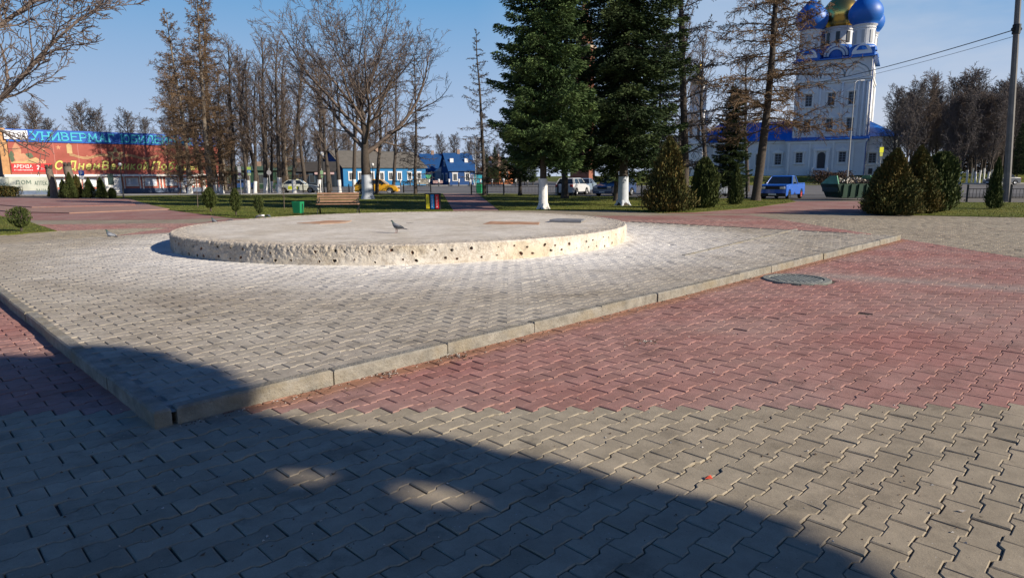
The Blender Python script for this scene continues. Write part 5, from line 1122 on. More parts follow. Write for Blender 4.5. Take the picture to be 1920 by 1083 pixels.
# ledge, ground floor bays
mb = MB(); mb.span((-.1, -.85, zc-.14), (SL+.1, -.10, zc+.11)); mb.build('ledge', whit, st)
mb = MB(); mb.span((.6, -.10, .0), (SL-.05, .05, zc-.14)); mb.build('ground_floor_wall', salm, st)
mb = MB(); mb.span((.55, -.20, 0), (SL, -.10, .55)); mb.build('plinth_band', plin, st)
ph = [(88, 1), (122, 1), (152, 1), (181, 1), (259, 1), (293, 1), (331, 1), (362, 1)]
frame = pm('window_frame_white', (.7, .7, .7), .6, .05, 3); wglass = NT('window_glass'); wglass.b.inputs['Base Color'].default_value = (.16, .22, .32, 1); wglass.b.inputs['Roughness'].default_value = .12; wglass = wglass.m
curt = pm('pale_blinds', (.58, .64, .75), .5, .25, 1.5)
zb, zt_ = 1.0, zc-.42
for pxx, _ in ph:
    s = s_of(pxx); hw = .56
    mb = MB(); mb.span((s-hw-.13, -.16, zb-.13), (s+hw+.13, -.10, zt_+.13)); wf_ = mb.build('window', frame, st)
    mb = MB(); mb.span((s-hw, -.17, zb), (s-.03, -.16, zt_)); mb.span((s+.03, -.17, zb), (s+hw, -.16, zt_)); mb.build('pane', curt, wf_)
    mb = MB(); mb.span((s-hw-.16, -.20, zb-.2), (s+hw+.16, -.16, zb-.12)); mb.build('sill', whit, wf_)
for pxx in (104, 137, 167, 199, 241, 276, 312, 347, 377):
    s = s_of(pxx)
    for o_ in (-.17, .17): mb = MB(); mb.span((s+o_-.07, -.22, .5), (s+o_+.07, -.10, zc-.14)); mb.build('pilaster', whit, st)
xa, xb = s_of(204), s_of(234); mb = MB(); mb.span((xa, -1.4, 0), (xb, -.10, zc-.3)); po = mb.build('porch', whit, st)
xm = s_of(214.5); mb = MB(); mb.span((xm-.28, -1.43, 1.0), (xm+.32, -1.40, 2.3)); mb.build('pane', pm('porch_dark_pane', (.03, .05, .05), .2, .1), po)
# hoarding at the left
p0 = G(-70, 367); t = empty('hoarding', (p0.x, 66, 0), R(12), 'pale cream hoarding with faded green notices left of the store', 'hoarding'); hL = (D(73, 350, 66).x-p0.x)
cream = pm('cream_panel', (.72, .73, .60), .7, .2, .8); zt2 = D(30, 331.5, 66).z
for k in range(3):
    mb = MB(); mb.span((k*hL/3+.02, -.04, .55), ((k+1)*hL/3-.02, .04, zt2)); pn = mb.build('panel', cream, t)
tg = pm('faded_green', (.20, .28, .22), .8, .3, 2)
for k, (xx, zz, txt) in enumerate([(hL*.44, zt2-1.0, 'ТОРГОВЫЙ'), (hL*.72, zt2-.75, 'ДОМ'), (hL*.86, zt2-.85, 'АПТЕКА'), (hL*.865, zt2-1.65, '24 ЧАСА')]):
    text_mesh(txt, hL*(.22 if k == 0 else .115), .42, tg, 'lettering', t, T4(xx, -.06, zz), .004, .0)
mb = MB()
for k in range(4): mb.span((k*hL/3-.04, .0, 0), (k*hL/3+.04, .08, zt2))
mb.build('posts', iron, t)
# ================================================================ road signs
def sign_post(px_, py_, Y, label, plates, cat='road sign'):
    b = D(px_, py_, Y); t = empty('road_sign', (b.x, Y, 0), 0, label, cat); top = max(D(px_, p[1], Y).z for p in plates)+.2
    mb = MB(); mb.tube([(0, .05, 0), (0, .05, top)], .035, 6); mb.build('post', pm('galvanised', (.35, .36, .36), .5, .15, 5, metal=.3), t)
    for shape, y0, y1, c, extra in plates:
        za, zb_ = D(px_, y1, Y).z, D(px_, y0, Y).z; h = zb_-za; mb = MB(); m = pm('sign_face', c, .5, .04)
        if shape == 'disc': mb.lathe([(.001, -.01), (h/2, -.01), (h/2, .01), (.001, .01)], (0, 0, (za+zb_)/2), 20, axis='Y')
        else: mb.span((-h*extra[0]/2, -.01, za), (h*extra[0]/2, .01, zb_))
        o = mb.build('plate', m, t)
        if extra[1] == 'P': text_mesh('P', h*.4, h*.62, M['white'], 'lettering', o, T4(-h*.2, -.02, za+h*.19), .003, .02)
        if extra[1] == 'tri':
            mb = MB(); mb.add([(-h*.36, -.014, za+h*.16), (h*.36, -.014, za+h*.16), (0, -.014, zb_-h*.14)], [(0, 1, 2)]); mb.build('triangle', M['white'], o)
            mb = MB(); mb.box((0, -.018, za+h*.38), (h*.06, .004, h*.28)); mb.box((0, -.018, za+h*.56), (h*.09, .004, h*.07)); mb.tube([(0, -.018, za+h*.3), (h*.12, -.018, za+h*.18)], h*.025, 4); mb.tube([(0, -.018, za+h*.3), (-h*.1, -.018, za+h*.18)], h*.025, 4); mb.build('walker', blackp, o)
    return t
sign_post(158, 371, 60, 'blue square parking sign with a white plate on a post among the cone thujas', [('rect', 320, 330, (.02, .13, .5), (1.05, 'P')), ('rect', 331, 336, (.7, .7, .72), (1.5, ''))])
sign_post(470, 362, 64, 'pedestrian crossing sign with a lime border on a thin post in the tree row', [('rect', 313, 318.5, (.45, .6, .12), (1.3, '')), ('rect', 318.6, 324, (.03, .18, .5), (1.25, 'tri')), ('rect', 324.2, 329, (.45, .55, .3), (1.2, ''))])
sign_post(452, 362, 66, 'cluster of white and violet notice plates on a pale post left of the crossing sign', [('rect', 312, 324, (.6, .6, .62), (.5, '')), ('rect', 325, 328, (.12, .08, .35), (2, '')), ('rect', 329, 333, (.65, .65, .66), (1.6, ''))])
sign_post(507, 362, 70, 'round grey backed road sign on a thin post between the trees', [('disc', 319, 328, (.4, .38, .38), (1, ''))])
t = sign_post(1645, 372, 60, 'bright yellow narrow sign on a post above the thuja clump right of the church', [('rect', 276, 286, (.75, .75, .02), (.75, '')), ('rect', 286.3, 293, (.55, .55, .10), (.8, ''))])
sign_post(605.5, 366, 62, 'green pharmacy cross board on a thin pale post by the blue gable', [('rect', 320, 327, (.35, .55, .3), (.7, '')), ('rect', 329, 333, (.3, .5, .25), (.8, ''))])
# ================================================================ blue wooden houses
def boards(name, c, c2, sc=7.0):
    T = NT(name); v = T.coords('Object'); wv = T.n('ShaderNodeTexWave', wave_type='BANDS', bands_direction='Z', i_Scale=sc, i_Distortion=.3); T.l(v, wv.inputs['Vector'])
    T.l(T.mix(T.ramp(wv.outputs['Fac'], [(.1, 0.0), (.35, 1.0)]), c2, c), T.b.inputs['Base Color']); T.b.inputs['Roughness'].default_value = .75; T.bump(wv.outputs['Fac'], .4, .03); return T.m
skyb = boards('sky_blue_boards', (.015, .18, .40), (.01, .11, .27)); deepb = boards('deep_blue_boards', (.006, .06, .22), (.004, .04, .14)); slate = pm('grey_slate_roof', (.12, .11, .095), .9, .2, 1.2, .3); blroof = pm('blue_metal_roof', (.006, .055, .18), .6, .15, .8, .2)
def house(loc, rz, L, W, eave, ridge, wall, roofm, label, wins, name='wooden_house', gable_win=True, over=.35, wall2=None, attic=None, cat='house', winc=None):
    """corner at loc; the long front runs along local +x facing -y; a gable end faces -x"""
    t = empty(name, loc, rz, label, cat)
    mb = MB(); mb.span((0, 0, 0), (L, W, eave)); mb.build('wall', wall, t)
    for x in (0, L):
        mb = MB(); s = .06 if x == 0 else -.06; mb.add([(x+s, 0, eave), (x+s, W, eave), (x+s, W/2, ridge-.08), (x+s*2, 0, eave), (x+s*2, W, eave), (x+s*2, W/2, ridge-.08)], [(0, 1, 2), (3, 5, 4), (0, 3, 4, 1), (1, 4, 5, 2), (2, 5, 3, 0)]); mb.build('gable', wall2 or wall, t)
    mb = MB(); k = (ridge-eave)/(W/2); e = over
    for s in (0, 1):
        y0 = -e if s == 0 else W+e; z0 = eave-e*k
        a = [(-e, y0, z0), (L+e, y0, z0), (L+e, W/2, ridge), (-e, W/2, ridge)]; b = [(x, y, z+.12) for x, y, z in a]
        mb.add(a+b, [(0, 3, 2, 1), (4, 5, 6, 7), (0, 1, 5, 4), (1, 2, 6, 5), (2, 3, 7, 6), (3, 0, 4, 7)])
    rf = mb.build('roof', roofm, t)
    trim = winc or frame
    def win(c, d, w_, h_):
        mb = MB(); ux, uy = d; 
        def b3(cx_, cy_, cz_, ww, hh, dd):
            if ux: mb.box((cx_, cy_, cz_), (ww, dd, hh))
            else: mb.box((cx_, cy_, cz_), (dd, ww, hh))
        x, y, z = c; b3(x, y, z, w_+.34, h_+.3, .08); b3(x, y, z+h_/2+.22, w_+.5, .12, .12)
        f = mb.build('window', trim, t); mb = MB(); q = -.05
        for s in (-1, 1):
            if ux: mb.box((x+s*w_/4, y+q, z), (w_/2-.05, .02, h_))
            else: mb.box((x+q, y+s*w_/4, z), (.02, w_/2-.05, h_))
        mb.build('pane', wglass2, f)
    for s in wins: win((s, -.04, eave*.52), (1, 0), .8, 1.35)
    if gable_win: win((-.04, W*.3, eave*.5), (0, 1), .7, 1.3); win((-.04, W*.7, eave*.5), (0, 1), .7, 1.3)
    if attic: win((.0, W/2, eave+(ridge-eave)*.38), (0, 1), .6, .9)
    mb = MB(); mb.box((L*.55, W/2, ridge+.35), (.6, .6, .9)); mb.build('chimney', pm('chimney_brick', (.3, .2, .15), .9, .2, 3), rf)
    return t
wglass2 = NT('dark_pane'); wglass2.b.inputs['Base Color'].default_value = (.05, .055, .06, 1); wglass2.b.inputs['Roughness'].default_value = .15; wglass2 = wglass2.m
K = Vector(((650-960)/F*125, 125, -.02))
h1 = house(K, R(40), 18.5, 11.0, 3.75, 6.9, skyb, slate, 'long sky blue log house with white carved windows and a grey slate roof', [1.6, 3.6, 6.0, 8.2, 10.2, 12.2, 14.6, 16.8], wall2=deepb)
mb = MB(); mb.span((-.03, .02, .1), (-.005, 10.98, 3.7)); o = mb.build('gable_shade_sheet', deepb, h1)  # end wall and gables darkened to put their shade into the colour
K = Vector(((846-960)/F*136, 136, -.02)); h2 = house(K, R(22), 5.6, 7.0, 3.2, 6.6, deepb, blroof, 'blue house with a steep blue roof and small attic windows near the middle path', [1.2, 3.9], attic=True)
mb = MB()
for s in (1.0, 4.2): mb.box((s, 1.6, 4.95), (.75, .35, 1.15))
mb.build('attic_window', frame, h2)
K = Vector(((800-960)/F*142, 142, -.02)); h3 = house(K, R(20), 5.0, 7.6, 3.2, 6.7, deepb, blroof, 'dark blue gabled house half hidden left of the steep roofed blue house', [1.2, 3.6], attic=True)
mb = MB(); mb.span((2.2, -1.5, 0), (4.4, -.1, 2.9)); mb.build('porch', pm('grey_porch', (.35, .42, .5), .7, .3, 2), h3)
mb = MB(); mb.prism([(2.0, 2.9), (4.6, 2.9), (3.3, 3.9)], -1.6, -.1); mb.build('porch_roof', frame, h3)
K = Vector(((938-960)/F*150, 150, 0)); h4 = house(K, R(70), 9, 4.6, 3.4, 6.2, pm('orange_brick', (.45, .15, .06), .85, .2, 3), pm('brown_roof', (.12, .07, .05), .8, .2, 2), 'orange brick cottage with a pointed gable behind the distant firs', [2, 5], attic=True, gable_win=False)
K = Vector(((412-960)/F*105, 105, 0)); kz = house(K, R(15), 12, 5, 3.0, 3.6, pm('kiosk_green', (.02, .06, .035), .7, .2, 2), pm('kiosk_roof', (.05, .09, .06), .7, .2, 2), 'low dark green pavilion right of the store', [1.5, 4, 7, 10], gable_win=False, name='pavilion', cat='pavilion', winc=pm('kiosk_trim', (.15, .2, .17), .7, .1))
K = Vector(((478-960)/F*120, 120, 0)); kz = house(K, R(8), 15, 6, 3.0, 4.6, pm('dark_teal', (.012, .022, .035), .7, .2, 2), pm('dark_roof', (.05, .045, .04), .9, .2, 1), 'dark teal low building behind the middle of the tree row', [2, 5, 8, 11, 13], gable_win=False, name='low_building', cat='building', winc=pm('dark_trim', (.06, .09, .12), .7, .1))
mb = MB(); mb.span((.5, -.3, 1.9), (4.2, -.1, 2.6)); mb.build('fascia', pm('fascia_grey', (.5, .5, .48), .7, .1), kz)
mb = MB(); mb.span((11.5, -.3, 2.3), (15, -.1, 2.7)); mb.build('fascia', pm('fascia_pink', (.6, .42, .4), .7, .1), kz)
# cyan fence panels, banner boards before the houses
t = empty('fence', ((890-960)/F*134, 134, 0), R(4), 'turquoise metal fence panel right of the blue houses', 'fence'); mb = MB()
for k in range(12): mb.box((k*.19, 0, 1.25), (.17, .03, 1.6))
mb.build('panel', pm('turquoise_metal', (.05, .42, .52), .6, .1), t)
mb = MB(); [mb.box((x, .05, 1), (.08, .08, 2)) for x in (0, 2.2)]; mb.build('posts', iron, t)
t = empty('figure_sign', ((888.5-960)/F*128, 128, 0), 0, 'white trestle stand before the right corner of the blue house', 'stand'); mb = MB()
mb.tube([(-.45, 0, 0), (-.1, 0, 1.3)], .07, 5); mb.tube([(.45, 0, 0), (.1, 0, 1.3)], .07, 5); mb.box((0, 0, 1.7), (.6, .12, .9)); mb.build('frame', frame, t)
mb = MB(); mb.box((0, -.07, 1.7), (.42, .02, .7)); mb.build('board', pm('stand_board', (.22, .26, .38), .6, .2, 4), t)
t = empty('banner_board', ((795-960)/F*128, 128, 0), R(2), 'cream low wall board with a green pointed pennant before the dark blue house', 'board'); mb = MB(); mb.box((0, 0, .85), (2.6, .08, 1.1)); mb.build('board', pm('cream_board', (.45, .42, .34), .7, .2, 2), t)
mb = MB(); mb.add([(.6, -.06, 2.1), (1.9, -.06, 2.1), (1.25, -.06, 1.1), (.6, -.03, 2.1), (1.9, -.03, 2.1), (1.25, -.03, 1.1)], [(0, 1, 2), (3, 5, 4), (0, 3, 4, 1), (1, 4, 5, 2), (2, 5, 3, 0)]); mb.build('pennant', pm('pennant_green', (.10, .45, .22), .6, .1), t)
mb = MB(); mb.box((3.1, -.02, .75), (1.9, .06, .55)); mb.build('advert_board', pm('advert_board', (.55, .36, .33), .7, .4, 3), t)
# ================================================================ bollards, railings, poles
t0 = empty('bollard', (0, 0, 0), 0, 'x', 'bollard', 'white topped bollards along the far kerb'); mb = MB(); mb.tube([(0, 0, 0), (0, 0, .75)], .11, 8); mb.build('post', pm('bollard_dark', (.06, .06, .06), .7, .1), t0); mb = MB(); mb.lathe([(.13, .75), (.15, .95), (.2, 1.15), (.2, 1.3), (.001, 1.33)], n=10); mb.build('cap', frame, t0)
first = True
for x in [755, 773, 790, 808, 826, 845, 863, 883.5, 903, 924.5, 946, 968, 990, 1012]:
    Y = 118-(x-755)*.02; l = ((x-960)/F*Y, Y, 0)
    if first: t0.location = l; first = False; t0['label'] = 'white topped bollard in the line along the far kerb'
    else: dup(t0, l)
def railing(pa, pb, label, h=.85, n=None, dens=.16):
    a, b = G(*pa), G(*pb); L = (b-a).length; t = empty('railing', (a.x, a.y, 0), math.atan2(b.y-a.y, b.x-a.x), label, 'railing', 'low black railings by the road')
    k = max(1, round(L/2.2)); mb = MB(); mb.box((L/2, 0, h*.88), (L, .035, .035)); mb.box((L/2, 0, h*.28), (L, .03, .03)); mb.build('rail', iron, t)
    for i in range(k+1): mb = MB(); mb.box((L*i/k, 0, h*.55), (.09, .09, h*1.1)); mb.lathe([(.001, h*1.2), (.06, h*1.14), (.05, h*1.08)], (L*i/k, 0, 0), 8); mb.build('post', iron, t)
    mb = MB(); x = .1
    while x < L: mb.tube([(x, 0, h*.28), (x, 0, h*.88)], .011, 4, cap=False); x += dens
    mb.build('bars', iron, t)
railing((478, 362), (600, 362), 'railing behind the left part of the tree row'); railing((620, 362.5), (690, 362.5), 'railing between the leaning tree and the spreading tree')
railing((757, 362), (808, 362.5), 'railing ending left of the middle path'); railing((884, 364.5), (1046, 367), 'long railing running right from the middle path')
railing((1203, 369), (1305, 370.5), 'railing behind the orange tinged thuja'); railing((1335, 371), (1400, 372.5), 'railing between the narrow thuja and the leaning larch'); railing((1812, 379), (1872, 379.5), 'railing left of the concrete pole'); railing((1893, 379.5), (1990, 380), 'railing right of the concrete pole')
# utility poles and cable
p = G(1886, 378); tp_ = D(1913, -60, p.y); t = empty('concrete_pole', (p.x, p.y, 0), 0, 'tall leaning concrete pole carrying a cable at the right edge', 'utility pole')
dx = tp_.x-p.x; mb = MB(); mb.tube([(0, 0, 0), (dx, 0, tp_.z)], [.19, .13], 8); mb.build('post', pm('pole_concrete', (.20, .19, .18), .9, .25, 1.5, .3), t)
zc_ = D(1908, 55, p.y).z; f = zc_/tp_.z; mb = MB(); mb.tube([(dx*f-.25, 0, zc_), (dx*f+.25, 0, zc_)], .09, 6); mb.tube([(dx*f, 0, zc_-.25), (dx*f, 0, zc_+.25)], .2, 8); mb.build('bracket', iron, t)
def cable(p0, p1, sag, r, label):
    pts = []
    for k in range(25): q = p0.lerp(p1, k/24); q.z -= sag*4*(k/24)*(1-k/24); pts.append(q)
    mb = MB(); mb.tube(pts, r, 4); tag(mb.build('cable', iron), label, 'cable', 'overhead cables to the concrete pole')
c0 = Vector((p.x+dx*f, p.y, zc_)); c1 = D(1440, 168, 92)
cable(c0, c1, .55, .028, 'thicker upper cable running from the concrete pole toward the church'); cable(c0+Vector((0, .1, -.35)), c1+Vector((0, 0, -.5)), .5, .014, 'thinner lower cable under the other from the concrete pole')
def lamp(px_, ybase, ytop, Y, label, head=True):
    b = D(px_, 345, Y); zt = D(px_, ytop, Y).z; t = empty('street_lamp', (b.x, Y, 0 if px_ < 1500 else .3), 0, label, 'street lamp'); mb = MB(); mb.tube([(0, 0, 0), (0, 0, zt)], [.11, .06], 7); mb.build('post', pm('lamp_post_grey', (.32, .32, .31), .7, .1), t)
    if head: mb = MB(); mb.tube([(0, 0, zt), (.25, 0, zt+.3), (.9, 0, zt+.4)], .045, 5); mb.box((1.0, 0, zt+.36), (.6, .25, .12)); mb.build('lamp_head', frame, t)
    return t
lamp(892, 345, 262, 126, 'pale street lamp post right of the blue houses'); lamp(1588, 340, 160, 96, 'tall thin grey lamp post standing before the church front')
t = empty('park_lamp', G(662, 366), 0, 'black park lamp with a round white globe right of the spreading tree foot', 'park lamp'); 
p = G(701, 364); t.location = p; zt = D(701, 308, p.y).z; mb = MB(); mb.tube([(0, 0, 0), (0, 0, .5), (0, 0, zt-.2)], [.09, .05, .04], 7); mb.build('post', iron, t); mb = MB(); mb.lathe([(.001, zt-.2), (.09, zt-.15), (.14, zt-.02), (.10, zt+.08), (.001, zt+.12)], n=14); mb.build('globe', frame, t, smooth=True)
t = dup(t, (G(608, 366).x, G(608, 366).y, 0), 0, 1.35, 'taller park lamp with a white globe beside the dark slim tree')
t = dup(t, (G(232, 372).x, G(232, 372).y, 0), 0, 1.0, 'thin park lamp standing before the store porch')
# ================================================================ church
CH = Vector((56.6, 118.0, 1.45)); CA = R(-31)
ch = empty('church', CH, CA, 'tall white church with blue onion domes, a gold centre dome and blue roofs', 'church')
wm = pm('church_white', (.66, .67, .68), .8, .10, .5, .15, dirt=((.5, .52, .54), .4)); wt = pm('church_trim', (.74, .74, .72), .8, .06, 2)
cb = pm('church_blue_metal', (.003, .115, .46), .5, .12, .8, spec=.6); cg = NT('gilding'); cg.b.inputs['Base Color'].default_value = (.75, .52, .14, 1); cg.b.inputs['Metallic'].default_value = 1; cg.b.inputs['Roughness'].default_value = .28; cg = cg.m
dkp = pm('church_dark_pane', (.02, .025, .035), .3, .1); W_ = 12.0; hW = W_/2; ZT = D(1608, 106, 115).z-1.45; Z1 = D(1600, 258, 115).z-1.45; ZK = D(1608, 143, 115).z-1.45
mb = MB(); mb.span((-hW, 0, Z1-.4), (hW, W_, ZT)); cub = mb.build('main_cube', wm, ch)
mb = MB(); mb.span((-hW-.35, -.35, ZK-.35), (hW+.35, W_+.35, ZK)); mb.span((-hW-.2, -.2, ZK-.75), (hW+.2, W_+.2, ZK-.50)); mb.build('cornice', wt, cub)
mb = MB(); e = .7
mb.add([(-hW-e, -e, ZT), (hW+e, -e, ZT), (hW+e, W_+e, ZT), (-hW-e, W_+e, ZT), (-2, hW-2, ZT+1.1), (2, hW-2, ZT+1.1), (2, hW+2, ZT+1.1), (-2, hW+2, ZT+1.1), (-hW-e, -e, ZT+.12), (hW+e, -e, ZT+.12), (hW+e, W_+e, ZT+.12), (-hW-e, W_+e, ZT+.12)],
       [(0, 3, 2, 1), (0, 1, 9, 8), (1, 2, 10, 9), (2, 3, 11, 10), (3, 0, 8, 11), (8, 9, 5, 4), (9, 10, 6, 5), (10, 11, 7, 6), (11, 8, 4, 7), (4, 5, 6, 7)]); mb.build('roof', cb, cub)
def arcs(cx_, zb_, r, y0, d, m, nm, par, ogee=True, ring=(1.0, .84)):
    mb = MB(); n = 18; P1 = []; P2 = []
    for k in range(n+1):
        a = math.pi*k/n; o = 1+(.16*max(0, 1-abs(a-math.pi/2)/.35) if ogee else 0)
        P1.append((cx_+r*ring[0]*math.cos(a), zb_+r*ring[0]*math.sin(a)*o)); P2.append((cx_+r*ring[1]*math.cos(a), zb_+r*ring[1]*math.sin(a)*o))
    for k in range(n):
        q = [P1[k], P1[k+1], P2[k+1], P2[k]]; vs = [(x, y0, z) for x, z in q]+[(x, y0-d, z) for x, z in q]
        mb.add(vs, [(0, 1, 2, 3), (7, 6, 5, 4), (0, 4, 5, 1), (1, 5, 6, 2), (2, 6, 7, 3), (3, 7, 4, 0)])
    return mb.build(nm, m, par)
dark_l = pm('kokoshnik_line', (.16, .22, .25), .7, .1)
kr = 1.78
for k in range(3):
    cx_ = -hW+2.2+k*3.8; arcs(cx_, ZK+.25, kr, 0, .16, wt, 'kokoshnik', cub, ring=(1.0, .80)); arcs(cx_, ZK+.25, kr*1.06, -.0, .10, dark_l, 'kokoshnik_edge', cub, ring=(1.06, 1.0)); arcs(cx_, ZK+.25, kr*.66, 0, .12, wt, 'kokoshnik_inner', cub, ogee=False, ring=(1.0, .72))
for k in range(3):
    mb = MB(); n = 16; cy_ = 2.2+k*3.8
    for j in range(n):
        a, b = math.pi*j/n, math.pi*(j+1)/n; q = [(cy_+kr*math.cos(a), ZK+.25+kr*math.sin(a)), (cy_+kr*math.cos(b), ZK+.25+kr*math.sin(b)), (cy_+kr*.8*math.cos(b), ZK+.25+kr*.8*math.sin(b)), (cy_+kr*.8*math.cos(a), ZK+.25+kr*.8*math.sin(a))]
        mb.add([(hW, y, z) for y, z in q]+[(hW+.16, y, z) for y, z in q], [(0, 1, 2, 3), (7, 6, 5, 4), (0, 4, 5, 1), (1, 5, 6, 2), (2, 6, 7, 3), (3, 7, 4, 0)])
    mb.build('kokoshnik', wt, cub)
for x in (-hW+.35, -hW+1.0, -1.75, 1.75, hW-1.75, hW-1.0, hW-.35): mb = MB(); mb.tube([(x, -.12, 0 if abs(x) > 4 else Z1), (x, -.12, ZK-.75)], .21, 8); mb.build('pilaster', wt, cub, smooth=True)
for y in (.35, 1.0, W_-1, W_-.35): mb = MB(); mb.tube([(hW+.12, y, 0), (hW+.12, y, ZK-.75)], .21, 8); mb.build('pilaster', wt, cub, smooth=True)
def cwin(x, z, w_, h_, y, par, ped=True, door=False):
    mb = MB()
    for s in (-1, 1): mb.tube([(x+s*(w_/2+.22), y-.14, z-h_/2-.15), (x+s*(w_/2+.22), y-.14, z+h_/2+.15)], .13, 6)
    mb.span((x-w_/2-.5, y-.30, z-h_/2-.35), (x+w_/2+.5, y+.0, z-h_/2-.17)); mb.span((x-w_/2-.5, y-.30, z+h_/2+.15), (x+w_/2+.5, y, z+h_/2+.32))
    if ped: mb.prism([(x-w_/2-.45, z+h_/2+.33), (x-w_/4, z+h_/2+.7), (x, z+h_/2+1.15), (x+w_/4, z+h_/2+.7), (x+w_/2+.45, z+h_/2+.33)], y-.22, y-.01)
    f = mb.build('window', wt, par)
    mb = MB(); mb.span((x-w_/2, y-.06, z-h_/2), (x+w_/2, y-.03, z+h_/2)); mb.build('pane', dkp, f)
    mb = MB(); mb.box((x, y-.08, z), (.07, .03, h_)); [mb.box((x, y-.08, z+q*h_), (w_, .03, .06)) for q in (-.25, 0, .25)]; mb.build('glazing_bars', pm('bars_grey', (.3, .33, .38), .6, .05), f)
def cz(y): return D(1575, y, 115.5).z-1.45
for x in (-3.6, .05, 3.3): cwin(x, cz(183), .95, 2.0, 0, cub); cwin(x, cz(233), .95, 2.1, 0, cub)
# domes
bulb = [(1.0, 0), (1.02, .12), (1.18, .3), (1.38, .62), (1.46, .98), (1.42, 1.35), (1.25, 1.72), (.95, 2.1), (.6, 2.45), (.32, 2.72), (.14, 3.05), (.05, 3.5), (.001, 3.6)]
def dome(x, y, dr, zd0, zd1, R_, m, nm):
    d = MB(); d.lathe([(dr*1.22, zd0), (dr*1.22, zd0+.2), (dr, zd0+.3), (dr, zd1-.7), (dr*1.07, zd1-.6), (dr*1.07, zd1-.5), (dr, zd1-.4), (dr*1.12, zd1-.15), (dr*1.18, zd1)], (x, y, 0), 24); dm_ = d.build('drum', wm, ch, smooth=False)
    d = MB()
    for k in range(8): a = k*math.pi/4; d.box((x+(dr+.01)*math.cos(a), y+(dr+.01)*math.sin(a), (zd0+zd1)/2), (.12, dr*.28, (zd1-zd0)*.52), rz=a)
    d.build('drum_window', dkp if nm == 'dome' and dr > 1.9 else pm('drum_niche', (.45, .46, .46), .8, .05), dm_)
    d = MB(); s = R_/1.46; d.lathe([(r*s, zd1+z*s) for r, z in bulb], (x, y, 0), 32); o = d.build(nm, m, ch, smooth=True, sub=0)
    zt = zd1+3.55*s; d = MB(); d.tube([(x, y, zt-.1), (x, y, zt+2.0)], .05, 5); d.box((x, y, zt+1.3), (.9, .07, .08)); d.box((x, y, zt+1.65), (.45, .07, .07)); d.lathe([(.001, zt-.1), (.2, zt+.1), (.001, zt+.3)], (x, y, 0), 10); d.build('cross', cg, o)
def zz(y, Y): return D(1597, y, Y).z-1.45
dz0 = ZT+.3; dz1 = zz(47, 117)
for x, y in ((hW-1.75, 2.0), (-hW+1.75, 2.0), (hW-1.75, W_-2.0), (-hW+1.75, W_-2.0)):
    dome(x, y, 1.72, dz0+1.2, dz1, 2.75, cb, 'dome')
    mb = MB(); mb.span((x-1.95, y-1.95, ZT+.1), (x+1.95, y+1.95, ZT+1.6)); mb.lathe([(2.25, ZT+1.2), (2.1, ZT+1.9), (1.75, ZT+2.2)], (x, y, 0), 24); b_ = mb.build('dome_base', cb, ch)
    arcs(x, ZT+.6, 1.55, y-1.95, .10, wt, 'arched_panel', b_, ogee=False, ring=(1.0, .0))
mb = MB(); mb.lathe([(3.2, ZT+.2), (3.2, ZT+2.4), (2.5, ZT+3.1)], (0, hW, 0), 24); mb.build('dome_base', cb, ch); dome(0, hW, 2.3, ZT+2.6, dz1+.7, 3.2, cg, 'dome')
arcs(0, ZT+1.0, 2.0, hW-3.3, .12, wt, 'arched_panel', ch, ogee=False, ring=(1.0, .82)); arcs(0, ZT+1.0, 1.5, hW-3.3, .1, wt, 'arched_panel', ch, ogee=False, ring=(1.0, .75))
# lower storey with porch, nave to the left, apse to the right
mb = MB(); mb.span((-hW-.6, -1.1, 0), (hW+.2, 0.2, Z1-.25)); low = mb.build('lower_storey', wm, ch)
mb = MB(); mb.add([(-hW-1, -1.5, Z1-.3), (hW+.6, -1.5, Z1-.3), (hW+.6, .0, Z1+.35), (-hW-1, .0, Z1+.35), (-hW-1, -1.5, Z1-.15), (hW+.6, -1.5, Z1-.15)], [(0, 1, 5, 4), (4, 5, 2, 3), (0, 3, 2, 1), (0, 4, 3), (1, 2, 5)]); mb.build('lower_roof', cb, low)
mb = MB(); mb.span((-hW-.75, -1.25, Z1-.75), (hW+.35, -1.1, Z1-.45)); mb.build('lower_cornice', wt, low)
def lz(y): return D(1575, y, 114.5).z-1.45
for x in (-4.4, 2.6): cwin(x, lz(294), 1.0, 1.7, -1.1, low)
for x in (-hW-.2, -2.7, 1.1, 4.2, hW-.1): mb = MB(); mb.span((x-.16, -1.28, 0), (x+.16, -1.1, Z1-.6)); mb.build('pilaster', wt, low)
xd = -.75; zd0, zd1 = lz(315), lz(284); mb = MB(); mb.prism([(xd-.62, zd0), (xd+.62, zd0), (xd+.62, zd1-.6)]+[(xd+.62*math.cos(a), zd1-.6+.6*math.sin(a)) for a in np.linspace(0, math.pi, 9)][1:]+[], -1.16, -1.12); mb.build('door', dkp, low)
mb = MB(); mb.span((xd-1.25, -1.5, zd0), (xd-.75, -1.1, zd1+.2)); mb.span((xd+.75, -1.5, zd0), (xd+1.25, -1.1, zd1+.2)); mb.span((xd-1.35, -1.6, zd1+.2), (xd+1.35, -1.1, zd1+.6)); mb.build('door_surround', wt, low)
mb = MB()
for k in range(6): mb.span((xd-1.0, -1.2-.35*(6-k), 0), (xd+1.0, -1.15, max(zd0, .6)*(k+1)/6-.01*(k == 5)))
mb.build('steps', wm, low)
mb = MB(); [mb.prism([(xd+s*1.15-.15, 0), (xd+s*1.15+.15, 0), (xd+s*1.15+.15, zd0+.1), (xd+s*1.15-.15, zd0+.1)], -3.3, -1.15) for s in (-1, 1)]; mb.build('step_wall', wt, low)
nl = 17.5; ze = D(1450, 263, 122).z-1.45; zr = D(1450, 228, 126).z-1.45
mb = MB(); mb.span((-hW-nl, .3, 0), (-hW-.02, 11, ze)); nv = mb.build('nave', wm, ch)
